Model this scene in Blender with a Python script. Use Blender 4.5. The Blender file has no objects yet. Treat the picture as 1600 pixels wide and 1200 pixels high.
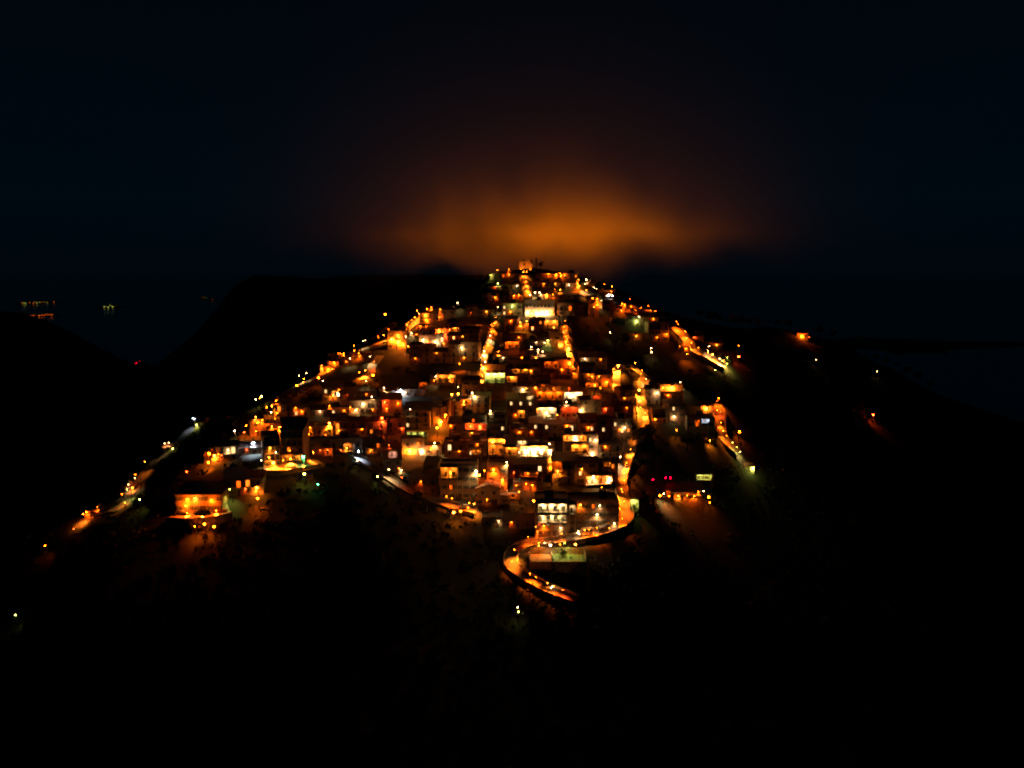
import bpy, math, random
import numpy as np
from mathutils import Vector, Matrix
from mathutils.bvhtree import BVHTree
random.seed(7)
rng = np.random.RandomState(11)
SC = bpy.context.scene
COL = SC.collection
R = math.radians

# ------------------------------------------------------------------ camera
F = 1386.0                       # focal length in pixels of a 1600 px wide frame
PITCH = math.atan(180.0 / F)     # the camera looks a little down; the horizon lies at row 420
cam = bpy.data.cameras.new('camera')
cam.sensor_width = 36.0
cam.lens = 36.0 * F / 1600.0
cam.clip_start = 1.0
cam.clip_end = 120000.0
camo = bpy.data.objects.new('camera', cam)
COL.objects.link(camo)
camo.location = (0, 0, 0)
camo.rotation_euler = (math.pi / 2 - PITCH, 0, 0)
SC.camera = camo

# ------------------------------------------------------------------ night sky
W = bpy.data.worlds.new('World')
SC.world = W
W.use_nodes = True
wn = W.node_tree.nodes; wl = W.node_tree.links
bg = wn['Background']
tc = wn.new('ShaderNodeTexCoord'); sx = wn.new('ShaderNodeSeparateXYZ')
cr = wn.new('ShaderNodeValToRGB')
wl.new(tc.outputs['Generated'], sx.inputs[0]); wl.new(sx.outputs['Z'], cr.inputs[0])
cr.color_ramp.elements[0].position = 0.0
cr.color_ramp.elements[0].color = (0.0002, 0.0024, 0.0048, 1)
ce = cr.color_ramp.elements.new(.07); ce.color = (0.0003, 0.0036, 0.0070, 1)
cr.color_ramp.elements[-1].position = 0.36
cr.color_ramp.elements[-1].color = (0.0002, 0.0015, 0.0034, 1)
wl.new(cr.outputs[0], bg.inputs['Color'])
bg.inputs['Strength'].default_value = 0.8

# ------------------------------------------------------------------ exposure / film
SC.view_settings.view_transform = 'Standard'
SC.view_settings.look = 'None'
SC.view_settings.exposure = 0.0
SC.view_settings.gamma = 1.0
SC.render.engine = 'CYCLES'
cy = SC.cycles
cy.pixel_filter_type = 'BLACKMAN_HARRIS'
cy.filter_width = 2.1
cy.max_bounces = 4
cy.diffuse_bounces = 2
cy.glossy_bounces = 2
cy.transmission_bounces = 2
cy.volume_bounces = 0
cy.use_light_tree = True
cy.sample_clamp_indirect = 4.0
cy.use_denoising = True
cy.volume_step_rate = 1.0
cy.caustics_reflective = False
cy.caustics_refractive = False

# ------------------------------------------------------------------ helpers
CP, SP = math.cos(PITCH), math.sin(PITCH)
def ray(u, v):
    a = (u - 800.0) / F; b = (600.0 - v) / F
    # camera x right, forward (0,cosP,-sinP), up (0,sinP,cosP)
    return Vector((a, CP + b * SP, -SP + b * CP)).normalized()
def at(u, v, y):
    d = ray(u, v); return d * (y / d.y)
def project(p):
    f = p.y * CP - p.z * SP; up = p.y * SP + p.z * CP
    return 800 + F * p.x / f, 600 - F * up / f, f

def tag(o, label=None, cat=None, group=None, kind=None):
    if label: o['label'] = label
    if cat: o['category'] = cat
    if group: o['group'] = group
    if kind: o['kind'] = kind
    return o
def empty(name, loc, rz=0.0):
    o = bpy.data.objects.new(name, None); COL.objects.link(o)
    o.location = loc; o.rotation_euler = (0, 0, rz); o.empty_display_size = 0.5
    return o

class MB:
    def __init__(s): s.v = []; s.f = []; s.m = []
    def quad(s, a, b, c, d, m=0):
        n = len(s.v); s.v += [tuple(a), tuple(b), tuple(c), tuple(d)]; s.f.append((n, n+1, n+2, n+3)); s.m.append(m); return s
    def tri(s, a, b, c, m=0):
        n = len(s.v); s.v += [tuple(a), tuple(b), tuple(c)]; s.f.append((n, n+1, n+2)); s.m.append(m); return s
    def box(s, x0, x1, y0, y1, z0, z1, m=0):
        n = len(s.v)
        s.v += [(x0,y0,z0),(x1,y0,z0),(x1,y1,z0),(x0,y1,z0),(x0,y0,z1),(x1,y0,z1),(x1,y1,z1),(x0,y1,z1)]
        for q in ((0,3,2,1),(4,5,6,7),(0,1,5,4),(1,2,6,5),(2,3,7,6),(3,0,4,7)):
            s.f.append(tuple(n+i for i in q)); s.m.append(m)
        return s
    def tube(s, a, b, r0, r1=None, n=6, m=0, caps=True):
        a = Vector(a); b = Vector(b); r1 = r0 if r1 is None else r1
        d = (b - a).normalized(); t = Vector((1,0,0)) if abs(d.x) < .8 else Vector((0,1,0))
        e1 = d.cross(t).normalized(); e2 = d.cross(e1)
        k = len(s.v)
        for p, r in ((a, r0), (b, r1)):
            for i in range(n):
                w = 2*math.pi*i/n; q = p + (e1*math.cos(w) + e2*math.sin(w))*r; s.v.append(tuple(q))
        for i in range(n):
            j = (i+1) % n; s.f.append((k+i, k+j, k+n+j, k+n+i)); s.m.append(m)
        if caps:
            s.f.append(tuple(k+i for i in reversed(range(n)))); s.m.append(m)
            s.f.append(tuple(k+n+i for i in range(n))); s.m.append(m)
        return s
    def lathe(s, prof, cx=0, cy=0, n=10, m=0):
        k = len(s.v)
        for (r, z) in prof:
            for i in range(n):
                w = 2*math.pi*i/n; s.v.append((cx+r*math.cos(w), cy+r*math.sin(w), z))
        for j in range(len(prof)-1):
            for i in range(n):
                i2 = (i+1) % n
                s.f.append((k+j*n+i, k+j*n+i2, k+(j+1)*n+i2, k+(j+1)*n+i)); s.m.append(m)
        s.f.append(tuple(k+(len(prof)-1)*n+i for i in range(n))); s.m.append(m)
        return s
    def xf(s, M):
        s.v = [tuple(M @ Vector(p)) for p in s.v]; return s
    def mesh(s, name, mats):
        me = bpy.data.meshes.new(name); me.from_pydata(s.v, [], s.f)
        for m in (mats if isinstance(mats, (list, tuple)) else [mats]): me.materials.append(m)
        me.polygons.foreach_set('material_index', s.m); me.update()
        return me
    def build(s, name, mats, parent=None, loc=None, smooth=False):
        me = s.mesh(name, mats)
        if smooth: me.polygons.foreach_set('use_smooth', [True]*len(me.polygons))
        return inst(name, me, parent, loc)
def inst(name, me, parent=None, loc=None, rz=0.0):
    o = bpy.data.objects.new(name, me); COL.objects.link(o)
    if parent is not None: o.parent = parent
    if loc is not None: o.location = loc
    if rz: o.rotation_euler = (0, 0, rz)
    return o

# ------------------------------------------------------------------ materials
def mat(name, col, rough=.85, noise=None, noise_amt=.35, bump=0, metal=0, col2=None, coord='Object'):
    m = bpy.data.materials.new(name); m.use_nodes = True
    nt = m.node_tree; n = nt.nodes; l = nt.links
    b = n['Principled BSDF']; b.inputs['Roughness'].default_value = rough; b.inputs['Metallic'].default_value = metal
    b.inputs['Base Color'].default_value = (*col, 1)
    if noise:
        t = n.new('ShaderNodeTexCoord'); tx = n.new('ShaderNodeTexNoise'); tx.inputs['Scale'].default_value = noise
        tx.inputs['Detail'].default_value = 6; tx.inputs['Roughness'].default_value = .65
        l.new(t.outputs[coord], tx.inputs['Vector'])
        r = n.new('ShaderNodeValToRGB')
        c2 = col2 or tuple(c * (1 - noise_amt) for c in col)
        r.color_ramp.elements[0].position = .36; r.color_ramp.elements[0].color = (*c2, 1)
        r.color_ramp.elements[1].position = .62; r.color_ramp.elements[1].color = (*col, 1)
        l.new(tx.outputs['Fac'], r.inputs[0]); l.new(r.outputs[0], b.inputs['Base Color'])
        if bump:
            bp = n.new('ShaderNodeBump'); bp.inputs['Strength'].default_value = bump; bp.inputs['Distance'].default_value = .08
            l.new(tx.outputs['Fac'], bp.inputs['Height']); l.new(bp.outputs[0], b.inputs['Normal'])
    return m
def emat(name, col, s):
    m = bpy.data.materials.new(name); m.use_nodes = True
    b = m.node_tree.nodes['Principled BSDF']
    b.inputs['Base Color'].default_value = (*[min(1, c*.6) for c in col], 1)
    b.inputs['Emission Color'].default_value = (*col, 1); b.inputs['Emission Strength'].default_value = s
    m.cycles.emission_sampling = 'NONE'
    return m
WALLS = [('cream', (.52,.43,.30)), ('ochre', (.48,.33,.17)), ('pale grey', (.42,.41,.38)), ('white', (.66,.63,.57)),
         ('pink', (.50,.33,.26)), ('brown', (.30,.21,.15)), ('sandy', (.44,.36,.26)), ('bare brick', (.33,.17,.11))]
WM = []
for k, (nm, c) in enumerate(WALLS):
    m = mat(nm.replace(' ', '_') + '_plaster', c, .9, .55, .38, .25)
    if nm == 'bare brick':
        n = m.node_tree.nodes; l = m.node_tree.links
        br = n.new('ShaderNodeTexBrick'); br.inputs['Scale'].default_value = 2.2
        br.inputs['Color1'].default_value = (.33,.15,.09,1); br.inputs['Color2'].default_value = (.24,.12,.08,1)
        br.inputs['Mortar'].default_value = (.35,.31,.27,1)
        mp = n.new('ShaderNodeMapping'); mp.inputs['Rotation'].default_value = (math.pi/2, 0, 0)
        t = n.new('ShaderNodeTexCoord'); l.new(t.outputs['Object'], mp.inputs[0]); l.new(mp.outputs[0], br.inputs['Vector'])
        l.new(br.outputs[0], n['Principled BSDF'].inputs['Base Color'])
    WM.append(m)
def tile_mat(name, c, c2):
    m = mat(name, c, .85, 1.3, .5, .2, col2=c2)
    n = m.node_tree.nodes; l = m.node_tree.links
    w = n.new('ShaderNodeTexWave'); w.wave_type = 'BANDS'; w.bands_direction = 'X'; w.inputs['Scale'].default_value = 1.3
    w.inputs['Distortion'].default_value = .3
    t = n.new('ShaderNodeTexCoord'); l.new(t.outputs['Object'], w.inputs['Vector'])
    bp = n.new('ShaderNodeBump'); bp.inputs['Distance'].default_value = .12; bp.inputs['Strength'].default_value = .8
    l.new(w.outputs['Fac'], bp.inputs['Height']); l.new(bp.outputs[0], n['Principled BSDF'].inputs['Normal'])
    return m
TILE = [tile_mat('terracotta_tiles', (.20,.09,.055), (.10,.06,.045)), tile_mat('old_tiles', (.15,.10,.075), (.08,.06,.05))]
CONC = mat('concrete', (.30,.28,.26), .9, .8, .4, .2)
BITU = mat('roof_felt', (.09,.085,.085), .9, .6, .4, .1)
STONE = mat('stone_masonry', (.36,.30,.23), .95, 1.2, .5, .6)
ASPH = mat('asphalt', (.11,.10,.092), .8, .9, .35, .1)
PAVE = mat('stone_paving', (.40,.35,.29), .85, 2.0, .45, .4)
SOIL = mat('scrubby_ground', (.03,.034,.016), .95, .09, .5, .8, col2=(.018,.02,.012))
LEAF = mat('lit_foliage', (.085,.11,.035), .8, .8, .5, 0, col2=(.04,.06,.02))
LEAF_UNLIT = mat('unlit_foliage', (.035,.048,.018), .8, .8, .5, 0, col2=(.02,.028,.012))  # darker leaf colour for plants out of the lamplight
BARK = mat('bark', (.10,.07,.05), .95, 3, .4, .3)
METAL = mat('dark_iron', (.05,.05,.05), .5, metal=.8)
WOOD = mat('painted_wood', (.09,.05,.03), .7, 3, .4)
SHUT = mat('green_shutter', (.05,.08,.05), .7, 3, .3)
FRAME = mat('white_frame', (.5,.48,.44), .6)
GLASS = mat('dark_glass', (.02,.022,.025), .12)
CARW = mat('car_paint_white', (.7,.7,.7), .25); CARR = mat('car_paint_red', (.35,.03,.02), .25); CARG = mat('car_paint_grey', (.16,.17,.18), .25)
RUB = mat('rubber', (.02,.02,.02), .9)
COURT = mat('green_court', (.10,.22,.09), .8, 1.0, .3)
CLAY = mat('ochre_court', (.42,.27,.12), .85, 1.0, .3)
TANK = mat('tank_plastic', (.10,.14,.20), .5)
LC = {'o': (1.0,.118,.003), 'y': (1.0,.20,.011), 'w': (1.0,.58,.22), 'b': (.62,.74,1.0), 'g': (.70,.72,.12),
      'r': (1.0,.07,.008), 'G': (.05,1.0,.22), 'R': (1.0,.0,.02), 'p': (1.0,.45,.36)}
BULB = {k: emat('lamp_glass_' + {'o':'orange','y':'yellow','w':'warm_white','b':'cold_white','g':'lime','r':'red_orange','G':'green','R':'red','p':'pink'}[k], c, {'o':130,'y':110,'r':90, 'b':160, 'G':120}.get(k, 55)) for k, c in LC.items()}
PANE = {k: emat('lit_window_' + {'o':'orange','y':'yellow','w':'warm_white','b':'cold_white','g':'lime','r':'red_orange','G':'green','R':'red','p':'pink'}[k], c, 2.6) for k, c in LC.items()}
PANED = {k: emat('curtained_window_' + {'o':'orange','y':'yellow','w':'warm_white','b':'cold_white','g':'lime','r':'red_orange','G':'green','R':'red','p':'pink'}[k], c, .45) for k, c in LC.items()}

# ------------------------------------------------------------------ terrain
CTRL = [ # (column, row, distance) seen from the drone
 (850,850,300),(850,800,318),(850,750,338),(850,700,360),(850,650,383),(850,600,408),(850,550,433),(850,500,462),(850,460,488),(850,432,508),(835,418,524),
 (760,432,510),(760,500,468),(760,560,432),(760,620,400),(760,700,360),(760,780,326),(940,440,512),(960,500,468),(960,560,434),(960,640,390),(960,720,352),(960,800,318),
 (1000,466,500),(1045,490,490),(1090,503,482),(1060,560,446),(1050,620,412),(1050,700,378),(1060,780,346),(1150,512,500),(1200,510,520),(1300,532,540),(1400,580,540),(1460,618,530),
 (1150,580,446),(1150,640,418),(1150,700,394),(1250,600,460),(1300,700,430),(1364,648,478),(1600,660,500),(1600,800,420),(1400,800,400),(1250,800,385),(1100,900,312),(1100,1000,285),
 (985,840,305),(930,900,286),(870,893,284),(850,935,273),(850,1000,260),(850,1190,215),(1100,1190,232),(1400,1190,255),(1400,1000,320),(1600,1190,260),(1600,950,350),
 (700,478,485),(640,492,478),(600,525,468),(540,558,448),(470,600,422),(430,622,405),(400,644,388),(310,660,355),(250,715,335),(200,768,318),(130,812,302),(70,853,292),(25,960,268),
 (640,560,440),(600,605,412),(640,640,392),(560,650,382),(500,660,374),(640,700,358),(560,705,344),(460,690,340),(400,700,328),(450,727,311),(350,722,314),(316,800,286),(316,850,276),
 (400,790,292),(560,760,310),(640,775,322),(735,800,316),(480,800,288),(560,850,276),(400,900,262),(560,1000,238),(400,1000,236),(560,1190,192),(300,1190,196),(0,1190,205),(150,950,250),
 (700,900,284),(700,1000,252),(700,1190,205),(0,850,300)]
P3 = [at(u, v, d) for u, v, d in CTRL]
XTRA = []
for u, v, d in [(820,415,524),(760,432,510),(900,436,510),(940,440,512),(1000,466,500),(1090,503,482),(1200,510,520),(1300,532,540),(1400,580,540),(1460,618,530),
                (700,478,485),(640,492,478),(600,525,468),(540,558,448),(470,600,422),(400,644,388),(310,660,355),(250,715,335),(200,768,318),(130,812,302)]:
    p = at(u, v, d); dx = -.35 if u < 760 else .1
    XTRA.append(Vector((p.x + dx*60, p.y + 60, p.z - 24))); XTRA.append(Vector((p.x + dx*170, p.y + 170, p.z - 95)))
XTRA += [Vector((-420,300,-230)), Vector((-420,500,-240)), Vector((-330,150,-200)), Vector((0,60,-190)), Vector((300,60,-210)), Vector((460,350,-190)),
         Vector((460,650,-190)), Vector((0,800,-170)), Vector((-300,760,-230)), Vector((300,820,-190)), Vector((-150,60,-185))]
P3 += XTRA
PX = np.array([[p.x, p.y] for p in P3]); PZ = np.array([p.z for p in P3])
def U(r2): return 0.5 * r2 * np.log(r2 + 1e-6)
def d2(A, B): return ((A[:, None, :] - B[None, :, :])**2).sum(-1)
S = 100.0
n_ = len(PX); K = U(d2(PX/S, PX/S)) + np.eye(n_) * 0.004
Q = np.c_[np.ones(n_), PX/S]
A_ = np.block([[K, Q], [Q.T, np.zeros((3, 3))]])
CO = np.linalg.solve(A_, np.r_[PZ, 0, 0, 0])
def tps(xy):
    out = np.empty(len(xy))
    for i in range(0, len(xy), 20000):
        q = xy[i:i+20000]/S
        out[i:i+20000] = U(d2(q, PX/S)) @ CO[:n_] + CO[n_] + q @ CO[n_+1:]
    return out
def smooth(a, b, x): t = np.clip((x-a)/(b-a), 0, 1); return t*t*(3-2*t)
def wob(x, y, s, k):
    r = np.random.RandomState(k); o = 0*x
    for i in range(7):
        a = r.rand()*6.283; f = s*(1.6**(i*.6)); o = o + np.sin((x*math.cos(a)+y*math.sin(a))*f + r.rand()*6.283)/(1.35**i)
    return o/2.5
PLAIN = -420.0
def ground(x, y):
    xy = np.c_[x, y]
    near = tps(np.c_[np.clip(x, -520, 560), np.clip(y, 0, 900)])
    rough = smooth(.0, 60, np.maximum(np.maximum(-190-(x), x-175), np.maximum(235-y, y-560)))
    near = near + rough*wob(x, y, .05, 3)*3.0
    far = PLAIN + wob(x, y, .0012, 5)*14
    # flat-topped mountain behind the town
    m = smooth(-1180, -860, x + .0*y + wob(y, x, .004, 8)*26) * (1-smooth(150, 620, x + wob(y, x, .004, 28)*40)) * smooth(2450, 2850, y) * (1-smooth(5200, 7000, y))
    far = far + m*(384 + wob(x, y, .0026, 9)*20)
    # dark flank on the far left
    m2 = (1-smooth(-1150, -720, x + wob(y, x, .004, 18)*30)) * smooth(700, 1300, y) * (1-smooth(2000, 2900, y))
    far = far + m2*(330 + wob(x, y, .004, 19)*10)
    # low hills far to the right
    m3 = smooth(900, 2300, x)*smooth(1500, 2600, y)*(1-smooth(4200, 6500, y))
    far = far + m3*(24 + wob(x, y, .003, 29)*30)
    e = np.maximum(np.maximum(-x-330, x-380), np.maximum(y-680, 40-y))
    t = smooth(0, 420, e)
    return near*(1-t) + far*t
def axis(lo, hi, step, far_lo, far_hi, g=1.16):
    a = list(np.arange(lo, hi+.1, step)); s = step; x = hi
    while x < far_hi: s *= g; x += s; a.append(x)
    s = step; x = lo; b = []
    while x > far_lo: s *= g; x -= s; b.append(x)
    return np.array(b[::-1] + a)
GX = axis(-260, 330, 3.2, -45000, 45000, 1.10); GY = axis(170, 620, 3.2, -6000, 70000, 1.10)
gx, gy = np.meshgrid(GX, GY)
gz = ground(gx.ravel(), gy.ravel())
tv = np.c_[gx.ravel(), gy.ravel(), gz]
nx, ny = len(GX), len(GY)
idx = np.arange(nx*ny).reshape(ny, nx)
tf = np.stack([idx[:-1, :-1], idx[:-1, 1:], idx[1:, 1:], idx[1:, :-1]], -1).reshape(-1, 4)
tm = bpy.data.meshes.new('terrain'); tm.from_pydata(tv.tolist(), [], tf.tolist()); tm.materials.append(SOIL)
tm.polygons.foreach_set('use_smooth', [True]*len(tm.polygons))
terrain = inst('terrain', tm); tag(terrain, kind='structure')
TB = BVHTree.FromPolygons([tuple(p) for p in tv.tolist()], tf.tolist())
O0 = Vector((0, 0, 0))
def hz(x, y):
    h = TB.ray_cast(Vector((x, y, 900)), Vector((0, 0, -1)))
    return h[0].z if h[0] else PLAIN
def tr(u, v):
    for k in range(40):                      # the nearest point of the town's own hill, stepping down past its skyline
        h = TB.ray_cast(O0, ray(u, v + k))
        if h[0] and h[0].y < 640: return h[0]
    return at(u, v, 400)
print('terrain verts', len(tv))
# ------------------------------------------------------------------ roads, lanes and stair streets
def spline(P, n=10):
    out = []
    for i in range(len(P)-1):
        a = P[max(0, i-1)]; b = P[i]; c = P[i+1]; d = P[min(len(P)-1, i+2)]
        for k in range(n):
            t = k/n
            out.append(.5*((2*b) + (c-a)*t + (2*a-5*b+4*c-d)*t*t + (3*b-a-3*c+d)*t*t*t))
    out.append(P[-1]); return out
def ribbon(name, pts, w, m, kerb=0.0, lift=.14, wallm=None, label=None):
    P = [tr(u, v) for u, v in pts]
    C = spline([Vector((p.x, p.y)) for p in P], 14)
    b = MB(); kb = MB(); rows = []
    K = 6
    for i, c in enumerate(C):
        t = (C[min(i+1, len(C)-1)] - C[max(i-1, 0)]).normalized(); nrm = Vector((-t.y, t.x))
        row = []
        zc = hz(c.x, c.y)
        for j in range(K+1):
            q = c + nrm*w*(j/K-.5); z = max(hz(q.x, q.y), zc-.5*abs(j/K-.5)*w*.2)
            row.append(Vector((q.x, q.y, z+lift)))
        rows.append((row, nrm))
    for (r0, n0), (r1, n1) in zip(rows, rows[1:]):
        for j in range(K): b.quad(r0[j], r0[j+1], r1[j+1], r1[j])
        for e, sg in ((0, -1), (K, 1)):
            a, c2 = r0[e], r1[e]; o0 = Vector((n0.x, n0.y, 0))*sg*.3; o1 = Vector((n1.x, n1.y, 0))*sg*.3
            if kerb:
                up = Vector((0, 0, kerb))
                kb.quad(a, c2, c2+up, a+up); kb.quad(a+up, c2+up, c2+up+o1, a+up+o0)
                kb.quad(a+up+o0, c2+up+o1, c2+o1-up*2-Vector((0,0,2)), a+o0-up*2-Vector((0,0,2)))
            else:
                kb.quad(a, c2, c2+o1-Vector((0,0,1.2)), a+o0-Vector((0,0,1.2)))
    o = b.build(name, m); tag(o, kind='structure')
    k = kb.build('road_kerb' if name == 'road' else name + '_edge', wallm or STONE); tag(k, kind='structure')
    return rows
ROADS = {}
ROADS['hairpin'] = ribbon('road', [(905,942),(888,936),(858,924),(828,908),(803,890),(798,874),(806,860),(830,852),(870,848),(915,840),(955,829),(978,814),(978,795),(972,772),(970,750),(976,728),(982,708),(988,692),(1000,678),(1005,662),(1003,645),(1002,630),(1002,616),(1005,602),(1008,594)], 4.3, ASPH, .9)
ROADS['top bend'] = ribbon('road', [(966,616),(963,604),(962,590),(963,580),(973,574),(985,574),(997,581),(1008,590),(1020,595)], 3.8, PAVE, .5)
ROADS['court lane'] = ribbon('road', [(744,801),(722,796),(700,790),(668,779),(640,768),(615,753),(594,740),(572,724),(548,710),(520,704)], 5.0, ASPH, .7)
ROADS['left lane'] = ribbon('road', [(594,556),(588,564),(581,573),(580,582),(574,588),(560,593)], 4.0, PAVE)
ROADS['ridge lane'] = ribbon('road', [(690,482),(672,491),(654,501),(640,512),(622,526),(600,534),(578,541),(556,551),(532,560),(514,578),(490,592),(466,602)], 4.2, PAVE)
ROADS['upper right road'] = ribbon('road', [(1040,497),(1052,508),(1062,519),(1074,532),(1080,545),(1092,553),(1108,560),(1122,568),(1134,575)], 6.0, PAVE, .5)
ROADS['right road'] = ribbon('road', [(1118,634),(1124,645),(1124,662),(1126,676),(1134,690),(1143,700),(1153,710)], 5.2, ASPH, .7)
ROADS['far left road'] = ribbon('road', [(330,652),(310,662),(290,680),(268,700),(246,718),(226,742),(210,760),(204,778),(185,794),(160,800),(138,810),(118,826)], 5.0, ASPH)
ROADS['plaza'] = ribbon('road', [(412,733),(440,733),(470,728),(492,724)], 6.5, PAVE, .5)
ROADS['villa yard'] = ribbon('road', [(272,804),(300,806),(330,804),(358,796)], 8.0, PAVE, .6)
ROADS['summit lane'] = ribbon('road', [(905,456),(918,463),(932,469),(936,482)], 4.5, PAVE)
ROADS['north lane'] = ribbon('road', [(968,472),(985,479),(1002,484),(1024,488)], 4.5, PAVE)
def stair_street(pts, w, nm):
    P = [tr(u, v) for u, v in pts]
    C = spline([Vector((p.x, p.y)) for p in P], 12)
    # resample by distance
    D = [0]
    for a, b_ in zip(C, C[1:]): D.append(D[-1] + (b_-a).length)
    b = MB(); s = 0.0; step = 1.1
    def pos(s):
        for i in range(len(D)-1):
            if D[i+1] >= s: t = (s-D[i])/(D[i+1]-D[i]+1e-9); return C[i].lerp(C[i+1], t)
        return C[-1]
    while s + step < D[-1]:
        a = pos(s); c = pos(s+step); t = (c-a).normalized(); n = Vector((-t.y, t.x))*w/2
        z = max(hz(a.x, a.y), hz(c.x, c.y), hz(*(a+n)), hz(*(a-n)), hz(*(c+n)), hz(*(c-n))) + .12
        q = [Vector((*(a-n), z)), Vector((*(a+n), z)), Vector((*(c+n), z)), Vector((*(c-n), z))]
        b.quad(*q)
        dn = Vector((0, 0, 2.0))
        b.quad(q[0]-dn, q[1]-dn, q[1], q[0]); b.quad(q[3]-dn, q[0]-dn, q[0], q[3]); b.quad(q[1]-dn, q[2]-dn, q[2], q[1])
        s += step
    o = b.build('stepped_path', PAVE); tag(o, kind='structure')
    ROADS[nm] = [([Vector((q.x, q.y, hz(q.x, q.y)+.2))]*7, Vector((0, 0))) for q in C[::3]]
stair_street([(898,585),(894,566),(890,552),(886,535),(883,515),(881,493)], 3.3, 'right stair street')
stair_street([(752,598),(756,575),(758,552),(762,540),(768,520),(773,503),(780,492)], 3.3, 'left stair street')
stair_street([(826,458),(824,446),(819,432),(817,427)], 4.0, 'summit steps')
stair_street([(860,742),(861,720),(861,700),(860,688)], 3.0, 'steps beside the arcade')

# ------------------------------------------------------------------ part meshes shared by the houses
def window_mesh(w, h, glass, shut=None, name='window', glass2=None):
    b = MB(); f = .09
    b.box(-w/2-f, w/2+f, -.10, .05, -f-.04, 0, 0); b.box(-w/2-f, w/2+f, -.06, .05, h, h+f, 0)
    b.box(-w/2-f, -w/2, -.06, .05, 0, h, 0); b.box(w/2, w/2+f, -.06, .05, 0, h, 0)
    b.box(-.03, .03, -.05, .0, 0, h, 0)
    b.quad((-w/2,-.02,0),(0,-.02,0),(0,-.02,h*.97),(-w/2,-.02,h*.97), 1)
    b.quad((0,-.02,0),(w/2,-.02,0),(w/2,-.02,h*.97),(0,-.02,h*.97), 3)
    b.box(-w/2, w/2, -.045, .0, h*.62, h*.66, 0)
    if shut:
        for s in (-1, 1):
            x = s*(w/2+f+w*.25); b.box(x-w*.25, x+w*.25, -.055, .02, 0, h, 2)
            for k in range(5): b.box(x-w*.22, x+w*.22, -.075, -.054, h*(.08+.19*k), h*(.17+.19*k), 2)
    return b.mesh(name, [FRAME, glass, SHUT, glass2 or glass])
def door_mesh(w=1.1, h=2.2, glass=None):
    b = MB()
    b.box(-w/2-.1, -w/2, -.08, .04, 0, h+.1, 0); b.box(w/2, w/2+.1, -.08, .04, 0, h+.1, 0); b.box(-w/2, w/2, -.08, .04, h, h+.1, 0)
    b.box(-w/2, w/2, -.04, .03, 0, h, 1)
    for s in (-1, 1):
        for z in (.15, 1.15): b.box(s*w/4-w*.17, s*w/4+w*.17, -.06, -.04, h*z/2.2, h*(z+.85)/2.2, 1)
    b.box(w*.36, w*.42, -.12, -.05, h*.44, h*.5, 2)
    return b.mesh('door', [FRAME, WOOD, METAL])
def balcony_mesh(w):
    b = MB(); d = 1.05
    b.box(-w/2, w/2, -d, .02, -.16, 0, 0)
    b.box(-w/2, w/2, -d-.02, -d+.03, .98, 1.03, 1); b.box(-w/2-.02, -w/2+.03, -d, 0, .98, 1.03, 1); b.box(w/2-.03, w/2+.02, -d, 0, .98, 1.03, 1)
    n = int(w/.22)
    for i in range(n+1): x = -w/2 + w*i/n; b.box(x-.014, x+.014, -d-.01, -d+.018, 0, .98, 1)
    for s in (-1, 1):
        for i in range(1, 5): b.box(s*w/2-.014, s*w/2+.014, -d+d*i/5-.014, -d+d*i/5+.014, 0, .98, 1)
        b.box(s*w*.4-.08, s*w*.4+.08, -d*.8, 0, -.34, -.16, 0)
    return b.mesh('balcony', [CONC, METAL])
def antenna_mesh():
    b = MB(); b.tube((0,0,0), (0,0,2.6), .035, n=5); b.tube((-.6,0,2.4), (.6,0,2.4), .02, n=4)
    for k in range(6): b.tube((-.55+.2*k,-.35,2.4), (-.55+.2*k,.35,2.4), .012, n=4)
    return b.mesh('antenna', METAL)
def tank_mesh():
    b = MB(); b.lathe([(.55,.25),(.6,.35),(.6,1.2),(.45,1.4),(.15,1.5)], n=12)
    for s in (-.4,.4):
        for t in (-.4,.4): b.box(s-.05, s+.05, t-.05, t+.05, 0, .3)
    return b.mesh('water_tank', TANK)
def chimney_mesh():
    b = MB(); b.box(-.3,.3,-.3,.3,-.6,1.1,0); b.box(-.38,.38,-.38,.38,1.1,1.2,0)
    for s in (-.18,.18): b.tube((s,0,1.2),(s,0,1.5),.1,.09,n=7,m=1)
    return b.mesh('chimney', [WM[2], TILE[0]])
def dish_mesh():
    b = MB(); b.tube((0,0,0),(0,0,1.0),.03,n=5)
    M = Matrix.Translation((0,-.1,1.05)) @ Matrix.Rotation(R(65), 4, 'X')
    c = MB(); c.lathe([(.02,0),(.25,.04),(.42,.13)], n=12); c.xf(M); k = len(b.v); b.v += c.v
    b.f += [tuple(i+k for i in f) for f in c.f]; b.m += c.m
    return b.mesh('satellite_dish', FRAME)
G_WIN = {(t, g): window_mesh(*(1.05, 1.35) if t < 2 else (1.15, 2.15), PANE[g] if g else GLASS, shut=(t == 1), glass2=PANED[g] if g and t != 2 else None)
         for t in range(3) for g in [None] + list(PANE)}
G_DOOR = door_mesh(); G_GAR = door_mesh(2.4, 2.4); G_BALC = {}
G_FILL = {k: MB().box(-.06,.06,-.3,0,0,.05,0).box(-.07,.07,-.32,-.2,-.16,-.001,1).mesh('facade_fill_lamp', [METAL, BULB[k]]) for k in 'oyrw'}
G_ANT, G_TANK, G_CHIM, G_DISH = antenna_mesh(), tank_mesh(), chimney_mesh(), dish_mesh()
def balc(w):
    w = round(w*2)/2
    if w not in G_BALC: G_BALC[w] = balcony_mesh(w)
    return G_BALC[w]
WALL_CACHE = {}

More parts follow.
